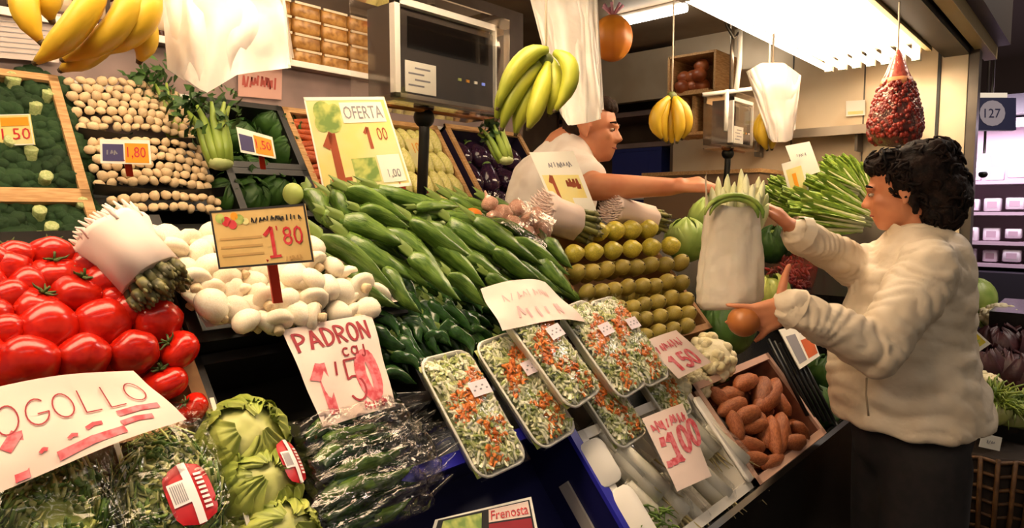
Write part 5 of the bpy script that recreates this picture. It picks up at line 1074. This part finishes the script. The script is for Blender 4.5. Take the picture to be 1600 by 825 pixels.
wom = blob('person', P, m_skin, None, .0062, 3); tag(wom, 'dark-haired woman in a quilted cream jacket reaching for the white carrier bag', 'person')
m_jack = mat('cream_jacket', '#e0d0b8', .6, '#d4c2a8', 9, bump=.7, bscale=34)
axes = [(nsh, nel), (nel, nwr), (fsh, fel), (fel, fwr)]
def jack_d(c, n):
    d = 0; best = 9
    for i, (a, b) in enumerate(axes):
        e = b - a; s = max(0, min(1, (c - a).dot(e) / e.length_squared)); q = (c - a - e * s).length
        if q < best: best = q; bs = s * e.length; bi = i
    if best < .10:
        k = bs / .034 + 2.6 * noise.noise(c * 9); d += .0062 * (abs(math.sin(k * PI)) ** .7 - .6)
    else:
        k = (c.z + .09 * noise.noise(c * 5) + .15 * (c - wa).dot(RT)) / .06; d += .0062 * (abs(math.sin(k * PI)) ** .6 - .7)
    return d + .010 * noise.noise(c * 8) + .009 * noise.noise(V((c.x * 16, c.y * 16, c.z * 24)))
nc = nwr + (nel - nwr) * .03; fc = fwr + (fel - fwr) * .05
SEC = [(352, 1408, 1478, .07), (366, 1394, 1490, .11), (385, 1378, 1496, .155), (420, 1352, 1501, .185), (480, 1335, 1502, .19), (535, 1315, 1505, .19), (575, 1303, 1516, .195), (605, 1302, 1527, .20), (632, 1306, 1533, .205), (648, 1308, 1534, .21), (656, 1312, 1531, .207)]
DC = 1.94
J = [('l', [(cp((l_ + r_) / 2, y_, DC), (r_ - l_) / 2 * DC / FPX, ry_) for y_, l_, r_, ry_ in SEC][::-1], RT, bd),
     ('c', cp(1440, 400, 1.90), nsh, .075, .078), ('c', nsh, nel, .080, .066), ('c', nel, nc, .068, .050), ('c', cp(1425, 400, 2.0), fsh, .075, .075), ('c', fsh, fel, .075, .062), ('c', fel, fc, .064, .046)]
jk = blob('jacket', J, m_jack, wom, .0075, 5, jack_d, 'quilted cream zip jacket')
obj('stand_collar', G().grid(lambda a, b: nk + UPZ * (-.035 + .06 * b - .012 * math.cos(a * 6.28)) + (RT * math.cos(a * 6.28) * .083 + FW * math.sin(a * 6.28) * .085) * (1.12 - .1 * b) + RT * .01 + UPZ * .006 * math.sin(a * 40), 30, 5, wrap=True), m_jack, jk)
obj('pocket_seam', G().tube([cp(1354, 590, 1.74), cp(1353, 615, 1.735), cp(1357, 650, 1.73)], .0025, 6), mat('seam_shadow', '#a08c72', .8), jk)
for w_, a_ in ((nc, (nwr - nel).normalized()), (fc, (fwr - fel).normalized())):
    sd_ = a_.orthogonal().normalized(); o_ = a_.cross(sd_); obj('cuff', G().grid(lambda a, b: w_ + a_ * (-.008 + .03 * b) + (sd_ * math.cos(a * 6.28) + o_ * math.sin(a * 6.28)) * (.055 - .012 * b + .002 * math.sin(a * 50)), 24, 4, wrap=True), m_jack, jk)
TR = [('c', hp - UPZ * .0, hp - UPZ * .05, .15, .155)]
for sd in (-1, 1):
    o = bd * .078 * sd; TR += [('c', hp + o - UPZ * .10, V((hp.x + o.x, hp.y + o.y, .48)), .112, .105), ('c', V((hp.x + o.x, hp.y + o.y, .48)), V((hp.x + o.x, hp.y + o.y, .10)), .105, .09)]
blob('trousers', TR, mat('black_trousers', '#171213', .85, '#1f1819', 30), wom, .014, 4, lambda c, n: .006 * noise.noise(V((c.x * 14, c.y * 14, c.z * 3))))
HR = [('e', at(-.052, 0, .038), (.102, .098, .098), B), ('e', at(.028, 0, .085), (.058, .072, .042), B), ('e', at(-.09, 0, -.02), (.075, .088, .085), B), ('e', at(-.085, .02, -.08), (.055, .06, .05), B), ('e', at(-.005, .068, .035), (.035, .024, .05), B), ('e', at(-.005, -.068, .035), (.035, .024, .05), B), ('e', at(-.075, 0, .085), (.07, .075, .05), B), ('e', at(-.025, -.078, -.035), (.014, .014, .035), B), ('e', at(-.025, .078, -.035), (.014, .014, .035), B)]
blob('hair', HR, m_hairw, wom, .006, 2, lambda c, n: .009 * noise.noise(c * 26) + .004 * noise.noise(c * 70), 'short thick dark hair')
def locks(parent, prims, m, n, ln, rad, seed):
    q = random.Random(seed); g = G()
    for k in range(n):
        p = prims[k % len(prims)]; Bm = p[3].to_3x3() if False else p[3]; d = V((q.gauss(0, 1), q.gauss(0, 1), q.gauss(0, 1))).normalized(); c = V(p[1]) + Bm.to_3x3() @ V((d.x * p[2][0], d.y * p[2][1], d.z * p[2][2]))
        nn = (Bm.to_3x3() @ d).normalized(); tg = nn.cross(V((q.gauss(0, 1), q.gauss(0, 1), q.gauss(0, .4)))).normalized(); bb = nn.cross(tg); pts = []
        for j in range(6): s_ = j / 5; pts.append(c + tg * ln * (s_ - .5) + bb * ln * .25 * math.sin(s_ * 5 + k) + nn * (.005 * math.sin(s_ * PI) - .002))
        g.tube(pts, [rad * .4, rad, rad * 1.1, rad, rad * .8, rad * .2], 5)
    obj('hair_locks', g, m, parent, kind='stuff')
locks(wom, HR[:8], m_hairw, 420, .05, .0045, 4)
face_bits(wom, at, B, 1.0, m_hairw, mat('iris', '#2a1a10', .2))

# ---- the bag between their hands
t = thing('carrier_bag', 'white carrier bag full of pale leaf stalks held between the woman and the seller', 'carrier bag', M=T(cp(1140, 478, 1.88)))
def bagf(a, b):
    g_ = a * 6.28; z = b * .285; w_ = (.093 - .022 * b) * (1 - .14 * max(0, .06 - b) / .06) * (1 + .035 * math.sin(4 * g_ + b * 5) + .10 * noise.noise(V((math.cos(g_) * 2.5, math.sin(g_) * 2.5, b * 3))) + .05 * noise.noise(V((math.cos(g_) * 8, math.sin(g_) * 8, b * 2 + 5))) + .03 * noise.noise(V((math.cos(g_) * 2, math.sin(g_) * 2, b * 14))))
    o = RT * math.cos(g_) * w_ + V((.748, .664, 0)) * math.sin(g_) * w_ * .72; sh_ = RT * (.002 * math.sin(b * 5)); return o + sh_ + UPZ * (z + .012 * math.sin(2 * g_ + 1) * b + .010 * math.cos(g_))
g = G().grid(bagf, 64, 36, wrap=True); k = 64; g.f.append(tuple(range(k))[::-1]); m_bag2 = mat('carrier_plastic', '#ddd2c0', .38, '#d0c4b0', 9, bump=1.0, bscale=24, sss=.15); obj('plastic', g, m_bag2, t)
obj('handle', G().grid(lambda a, b: bagf(.05 + .12 * a, 1) + UPZ * (.035 * b) + RT * (.004 * b), 6, 6), m_bag2, t); obj('handle', G().grid(lambda a, b: bagf(.40 + .12 * a, 1) + UPZ * (.085 * b) - RT * (.006 * b), 6, 6), m_bag2, t)
m_stk = mat('pale_stalk', '#eeeac4', .4, '#d2d498', 9); m_stg = mat('stalk_green', '#6f8f34', .45, '#9cb050', 20); q = random.Random(6)
lf = thing('chicory_head', 'head of pale pointed leaves sticking out of the held white bag', 'chicory', M=T(cp(1145, 345, 1.88)))
LT = [(1112, 292, 0), (1122, 276, .02), (1137, 272, -.02), (1158, 264, .01), (1166, 272, -.03), (1186, 276, .02), (1193, 282, -.02), (1199, 302, .0), (1148, 284, -.04), (1176, 288, -.04), (1130, 292, -.04), (1200, 318, -.02), (1104, 304, .01), (1160, 296, -.05), (1186, 300, -.045), (1144, 300, -.05)]
bo_ = cp(1145, 345, 1.88)
for k, (x, y, o) in enumerate(LT):
    e1 = cp(x, y, 1.88 + o) - bo_; b0 = V((e1.x * .35, e1.y * .35, -.07)); m1 = b0 * .45 + e1 * .55 + RT * (.012 if x > 1150 else -.010) - UPZ * .004
    pts = [b0 * (1 - s_) ** 2 + m1 * 2 * s_ * (1 - s_) + e1 * s_ * s_ for s_ in (0, .25, .5, .75, .92, 1)]
    obj('leaf', G().tube(pts, [.011, .017, .020, .017, .010, .002], 8, flat=.65), m_stk, lf); obj('leaf_edge', G().tube([p_ - FW * .005 for p_ in pts[2:]], [.002, .003, .002, .001], 5, flat=.5), mat('leaf_edge', '#c6cc84', .45), bpy.data.objects[KIDS[lf.name][-1].name])
for r0, dd in ((46, 1.795), (38, 1.80)):
    AP_ = [cp(1147 + r0 * math.cos(a_), 338 - (r0 * .72) * math.sin(a_), dd) - bo_ for a_ in [-.1 + k * .29 for k in range(12)]]
    obj('green_outer_leaf', G().tube(AP_, [.003, .008, .010, .011, .012, .012, .012, .012, .011, .010, .008, .003], 7, flat=.6), m_stg, lf)
ball = thing('round_tan_fruit', 'smooth round orange-brown fruit at the fingertips of the woman lower hand', 'fruit', M=T(cp(1162, 502, 1.735)))
obj('fruit', G().ell((0, 0, 0), (.041, .041, .040), None, 24, 16), mat('tan_fruit', '#b8733a', .35, '#a8622e', 8), ball); obj('navel', G().ell((0, 0, .039), (.006, .006, .003), None, 8, 5), m_btip, ball)
# ------------------------------------------------------------------ far end of the stall
t = thing('end_display', 'sloping board of endives and greens against the steel end wall', 'display')
obj('board', G().box((0, 0, 0), (.88, .62, .03), T(V((3.25, .95, 1.26))) @ RY(-.38)), m_blackpanel, t, smooth=False); obj('support_box', G().box((3.24, .95, .53), (.84, .60, 1.06)), m_blackpanel, t, smooth=False)
m_rom = mat('romaine_leaf', '#9fb848', .4, '#6f9030', 8, rand=.15, bump=.3, bscale=30); m_rib = mat('romaine_rib', '#e8e6b8', .4, '#d4d890', 8)
def romaine(seed):
    t = thing('curly_endive', 'x', 'endive'); q = random.Random(seed)
    for k in range(13):
        a = k * 2.4; s0 = .15 + .5 * (k / 13); y0, z0 = s0 * math.cos(a) * .28, s0 * math.sin(a) * .28
        def f(u, v): w_ = .34 * math.sin(PI * (.1 + .82 * v)) ; return V((v * (1.1 - .2 * (k % 3) / 3), y0 * (1 + 1.6 * v) + (u - .5) * w_ * math.sin(a + 1.57) + .05 * math.sin(u * 15 + v * 9 + k) * v, z0 * (1 + 1.6 * v) + (u - .5) * w_ * math.cos(a + 1.57) * -1 + .05 * math.cos(u * 13 + k) * v))
        lf = obj('leaf', G().grid(f, 8, 9), m_rom, t); obj('rib', G().tube([f(.5, 0), f(.5, .4), f(.5, .8)], [.075, .055, .015], 6), m_rib, lf)
    return Proto(t)
RP = [romaine(1), romaine(2)]
where = ['nearest the cards', 'behind the yellow card', 'in the middle of the pile', 'under the top of the pile', 'at the back of the pile', 'by the woman forehead', 'beside the upper sleeve', 'lowest by the upper hand', 'left of the woman face', 'at the rear left of the pile', 'at the far left by the scale', 'against the wall']
for i, (x, y, x2, y2, d) in enumerate([(1345, 330, 1262, 290, 2.7), (1340, 300, 1270, 275, 2.85), (1360, 345, 1270, 318, 2.6), (1350, 318, 1290, 262, 2.9), (1355, 290, 1315, 250, 3.0), (1360, 312, 1330, 258, 2.95), (1345, 352, 1240, 335, 2.5), (1310, 350, 1225, 310, 2.55), (1352, 335, 1300, 300, 2.7), (1255, 310, 1205, 285, 2.9), (1245, 330, 1190, 300, 2.8), (1330, 275, 1290, 250, 3.1)]):
    p1, p2 = cp(x, y, d), cp(x2, y2, d); RP[i % 2].put(along(p1, p2, UPZ, (p2 - p1).length * .55), 'green and white endive head %s before the steel wall' % where[i], 'endive heads on the end display')
t = thing('steel_shelf', 'narrow steel shelf on the cream end wall under the lamp', 'shelf'); obj('board', G().box((3.64, 1.2, 1.852), (.16, .95, .02)), m_steel, t, smooth=False); obj('front_lip', G().box((3.56, 1.2, 1.838), (.01, .95, .04)), m_steel, t, smooth=False)
for y in (.95, 1.45): obj('bracket', G().box((3.66, y, 1.79), (.1, .012, .1)), m_dsteel, t, smooth=False)
sf = quad_surf(atX(1322, 182, 3.70), atX(1352, 180, 3.70), atX(1352, 156, 3.70), atX(1322, 158, 3.70)); t = thing('wall_paper_note', 'pale yellow note stuck to the steel wall left of the red net', 'notice'); patch(sf, 0, 0, 1, 1, m_whitecard, t, 'sheet', .002); patch(sf, .1, .1, .9, .3, m_yellowcard, t, 'strip', .003)
# recess shelves
t = thing('recess_shelf', 'brown open shelving in the recess behind the seller', 'shelf unit')
for z in (1.2, 1.62, 1.86, 2.06): obj('shelf_board', G().box((3.95, 2.45, z), (.4, .9, .03)), m_mauve, t, smooth=False)
for y in (2.02, 2.88): obj('side_panel', G().box((3.95, y, 1.2), (.4, .03, 2.4)), m_brownwall, t, smooth=False)
def cbox(name, label, cat, p, d, m, lid=None, sub=None):
    t = thing(name, label, cat, M=T(p)); obj('body', G().box((0, 0, d[2] / 2), d), m, t, smooth=False)
    obj('lid', G().box((0, 0, d[2] + .008), (d[0] + .01, d[1] + .01, .02)), lid or m, t, smooth=False); obj('label_panel', G().box((-d[0] / 2 - .002, 0, d[2] * .5), (.004, d[1] * .5, d[2] * .4)), sub or m_white, t, smooth=False)
mb = mat('navy_box', '#2c3478', .5); mw = mat('blue_white_box', '#c8cce0', .5)
cbox('navy_box', 'navy blue box on the recess shelf right of the seller face', 'box', V((3.86, 2.28, 1.635)), (.2, .36, .19), mb, None, mb)
cbox('white_lidded_box', 'blue box with a white lid on the lower recess shelf behind the outstretched arm', 'box', V((3.86, 2.25, 1.30)), (.2, .42, .22), mb, m_white)
cbox('pale_box', 'pale box with dark stripes below the seller forearm', 'box', V((3.15, 1.85, 0)), (.3, .3, 1.36), mw, m_navy_shade, m_navy_shade)
t = thing('wooden_box', 'plywood box lying open on its side with a net of onions, above the yellow bananas', 'crate')
c = atX(1100, 122, 3.45)
for cc, dd in (((0, 0, .1), (.3, .26, .012)), ((0, 0, -.1), (.3, .26, .012)), ((0, -.13, 0), (.3, .012, .21)), ((0, .13, 0), (.3, .012, .21)), ((.15, 0, 0), (.012, .26, .21))): obj('panel', G().box(cc, dd, T(c)), m_wood, t, smooth=False)
t = thing('onion_net', 'net of reddish onions inside the plywood box', 'net bag'); q = random.Random(2)
for k in range(7): obj('onion', G().ell((0, 0, 0), (.04, .04, .037), T(c + V((-.08 + q.uniform(-.02, .02), .03 + .05 * (k % 3 - 1), -.05 + .05 * (k // 3)))), 12, 8), mat('onion_skin', '#b86a3c', .35, '#8a4424', 8), t)
t = thing('wooden_box', 'narrow slatted wooden crate standing under the plywood box', 'crate'); c2 = atX(1088, 180, 3.45)
for k in range(4): obj('slat', G().box((0, -.1 + k * .066, 0), (.2, .02, .24), T(c2)), m_wood, t, smooth=False)
for z in (-.11, .11): obj('rail', G().box((0, 0, z), (.22, .24, .015), T(c2)), m_wood, t, smooth=False)
t = thing('crate_stand', 'tan side cabinet under the crates behind the outstretched arm', 'cabinet'); c3 = atX(1100, 250, 3.5)
obj('body', G().box((3.52, 1.66, .82), (.3, .66, 1.64)), mat('tan_cabinet', '#8a6c50', .5), t, smooth=False); obj('top', G().box((3.52, 1.66, 1.65), (.32, .68, .02)), m_wood, t, smooth=False)

# ------------------------------------------------------------------ hall and neighbouring displays at the right
t = thing('stall_number_sign', 'navy sign with the number 127 in a white disc hanging in the hall', 'sign'); sc_ = cp(1553, 178, 5.0); 
bx = mx(RT, FW.cross(RT).normalized() * -1, FW * -1, sc_); Ms = mx(RT, UP, -FW, sc_)
obj('panel', G().box((0, 0, -.02), (.33, .24, .04), Ms), mat('navy_sign', '#262a52', .5), t, smooth=False); obj('white_bar', G().box((-.02, .14, -.02), (.24, .035, .04), Ms), mat('sign_bar', '#e8dcc8', .5, emit=.5), t, smooth=False)
sf = lambda u, v, l=0: Ms @ V(((u - .5) * .33, (v - .5) * .24, .002 + l)); disc(sf, .46, .52, .29, .40, mat('disc_white', '#b8b4c4', .5), t, 'disc', .001); put_text(sf, '127', .28, .38, .64, .66, mat('navy_sign', '#262a52', .5), t, lift=.003)
obj('hanger', G().tube([Ms @ V((0, .12, -.02)), Ms @ V((0, .12, -.02)) + UPZ * 1.6], .01, 6), m_dsteel, t)
t = thing('chilled_cabinet', 'brightly lit pinkish chiller cabinet of packages across the hall', 'display cabinet')
CX = 7.6; ya, yb = -.2, 1.5
m_case = mat('case_pink', '#c8aebc', .5); obj('back', G().box((CX + .35, (ya + yb) / 2, 1.2), (.04, yb - ya, 2.2)), m_case, t, smooth=False)
for z in (.95, 1.15, 1.42, 1.70, 2.25): obj('shelf', G().box((CX + .1, (ya + yb) / 2, z), (.5, yb - ya, .03)), m_case, t, smooth=False)
obj('base', G().box((CX, (ya + yb) / 2, .45), (.7, yb - ya, .9)), mat('case_base', '#2a2630', .5), t, smooth=False); obj('canopy', G().box((CX - .1, (ya + yb) / 2, 2.36), (.6, yb - ya, .16)), mat('case_canopy', '#3a343c', .5), t, smooth=False)
obj('case_tube', G().tube([(CX - .1, ya + .1, 2.22), (CX - .1, yb - .1, 2.22)], .03, 8), mat('case_tube', '#fff0ff', .4, emit=10), t)
pg = thing('white_package', 'x', 'package'); obj('tray', G().rbox((0, 0, 0), (.14, .14, .12), .02), mat('package_white', '#e8dce4', .4, rand=.15), pg); obj('label', G().box((-.071, 0, .0), (.002, .08, .06)), mat('package_label', '#c8a8b8', .5), pg, smooth=False); PG = Proto(pg); q = random.Random(1)
for j, z in enumerate((.965, 1.165, 1.435, 1.715)):
    for i in range(8): PG.put(T(V((CX + q.uniform(-.05, .03), .15 + i * .165, z + .065 + (0 if i % 3 else .01)))) @ S(1, q.uniform(.8, 1), q.uniform(.7, 1.1)), 'pale package on the %s shelf of the chiller across the hall' % ['lowest', 'second', 'third', 'top'][j], 'packages on the %s chiller shelf' % ['lowest', 'second', 'third', 'top'][j])
# neighbouring display table
t = thing('neighbour_stand', 'dark stepped stand of vegetables beyond the woman', 'stand')
for k, (x0, x1, z) in enumerate(((3.42, 3.9, .55), (3.9, 4.3, .70), (4.3, 5.0, .92))): obj('step', G().box(((x0 + x1) / 2, .06, z / 2), (x1 - x0, .78, z)), m_blackpanel, t, smooth=False)
def onstep(x, y, d): return cp(x, y, d)
cauli('pale cauliflower left on the far stand right of the woman shoulder', None, .10, 21, T(cp(1562, 497, 3.75))); cauli('pale cauliflower at the picture edge on the far stand', None, .10, 22, T(cp(1602, 500, 3.8)))
leafy('green_cabbage', 'large plain green cabbage beside the steel pillar behind the woman', 'cabbage', m_cab, m_cab, .12, T(cp(1520, 468, 3.95)), 8, .08, .02, 23)
leafy('green_cabbage', 'pale green lettuce below the cauliflowers at the right picture edge', 'lettuce', m_let, m_lin, .10, T(cp(1590, 522, 3.6)), 8, .25, .05, 24)
m_redl = mat('red_lettuce', '#3a1a1e', .5, '#4a2428', 14, rand=.2, bump=.5, bscale=40)
for k, (x, y, d, w_) in enumerate([(1560, 548, 3.35, 'left under the cauliflowers'), (1602, 552, 3.35, 'at the right picture edge'), (1580, 585, 3.15, 'above the frisee'), (1535, 580, 3.2, 'beside the yellow card'), (1612, 600, 3.1, 'lowest at the picture edge')]): leafy('red_lettuce', 'dark red lettuce %s on the far stand' % w_, 'lettuce', m_redl, m_redl, .10, T(cp(x, y, d)), 10, .35, .09, k + 40, 'dark red lettuces')
def frond(label, c, r, seed, n=190):
    t = thing('scallion_bunch', label, 'greens', M=T(c)); q = random.Random(seed); g = G()
    for k in range(n):
        a = q.uniform(0, 6.28); b = q.uniform(.1, 1.2); l = r * q.uniform(.6, 1.25); d = V((math.cos(a) * math.sin(b), math.sin(a) * math.sin(b), math.cos(b))); s0 = V((q.uniform(-1, 1), q.uniform(-1, 1), 0)) * r * .25
        g.tube([s0, s0 + d * l * .5 + UPZ * .01, s0 + d * l - UPZ * l * .25, s0 + d * l * 1.2 - UPZ * l * .55], [.006, .006, .004, .001], 5, flat=.5)
    obj('leaves', g, mat('frond_green', '#8a9a3c', .45, '#5c7a28', 10), t, kind='stuff'); obj('heart', G().ell((0, 0, 0), (r * .5, r * .5, r * .4), None, 12, 8, lambda p: 1 + .1 * nz(p, 3)), m_lin, t)
frond('bright green frisee heap on the wicker basket right of the woman jacket', cp(1545, 640, 2.75), .16, 3); frond('second tuft of bright frisee at the back of the basket', cp(1580, 650, 2.85), .15, 5)
cauli('pale round head peeking above the frisee behind the woman back', None, .085, 27, T(cp(1535, 605, 2.95)))
bc_ = cp(1545, 690, 2.8); t = thing('wicker_basket', 'tall brown wicker basket carrying the bright frisee', 'basket', M=T(V((bc_.x, bc_.y, 0))))
top = bc_.z; m_wick = mat('wicker', '#6e4a26', .6, '#53361a', 30)
obj('liner', G().lathe([(.15, .01), (.2, top * .5), (.22, top), (.2, top)], 18), mat('wicker_dark', '#241608', .8), t)
for k in range(26): a = k / 26 * 6.283; obj('stake', G().tube([(.16 * math.cos(a), .16 * math.sin(a), 0), (.213 * math.cos(a), .213 * math.sin(a), top * .5), (.232 * math.cos(a), .232 * math.sin(a), top)], .009, 6), m_wick, t)
for k in range(9):
    z = .02 + k * (top - .03) / 8; r = .165 + .065 * z / top; obj('hoop', G().tube([(r * math.cos(i / 24 * 6.283) , r * math.sin(i / 24 * 6.283), z + .006 * (-1) ** i) for i in range(25)], .008, 6), m_wick, t)
t, sf = card('small white card clipped to the wicker basket rim', px4(2.57, (1530, 698), (1562, 705), (1566, 684), (1535, 677)), m_whitecard); scribble(sf, .3, .35, .7, .65, 4, m_greyink, t, .02, 1.5, 3, 'blurred_name')
t = thing('hall_lamp', 'white hanging spotlight in the hall left of the chiller', 'lamp'); c = cp(1537, 255, 5.5); obj('head', G().ell(c, (.05, .05, .08), None, 12, 8), mat('spot_white', '#f8f0ff', .4, emit=2), t); obj('base', G().ell(c - UPZ * .09, (.035, .035, .03), None, 10, 6), m_black, t); obj('rod', G().tube([c, V((c.x, c.y, 3.8))], .01, 6), m_dsteel, t)
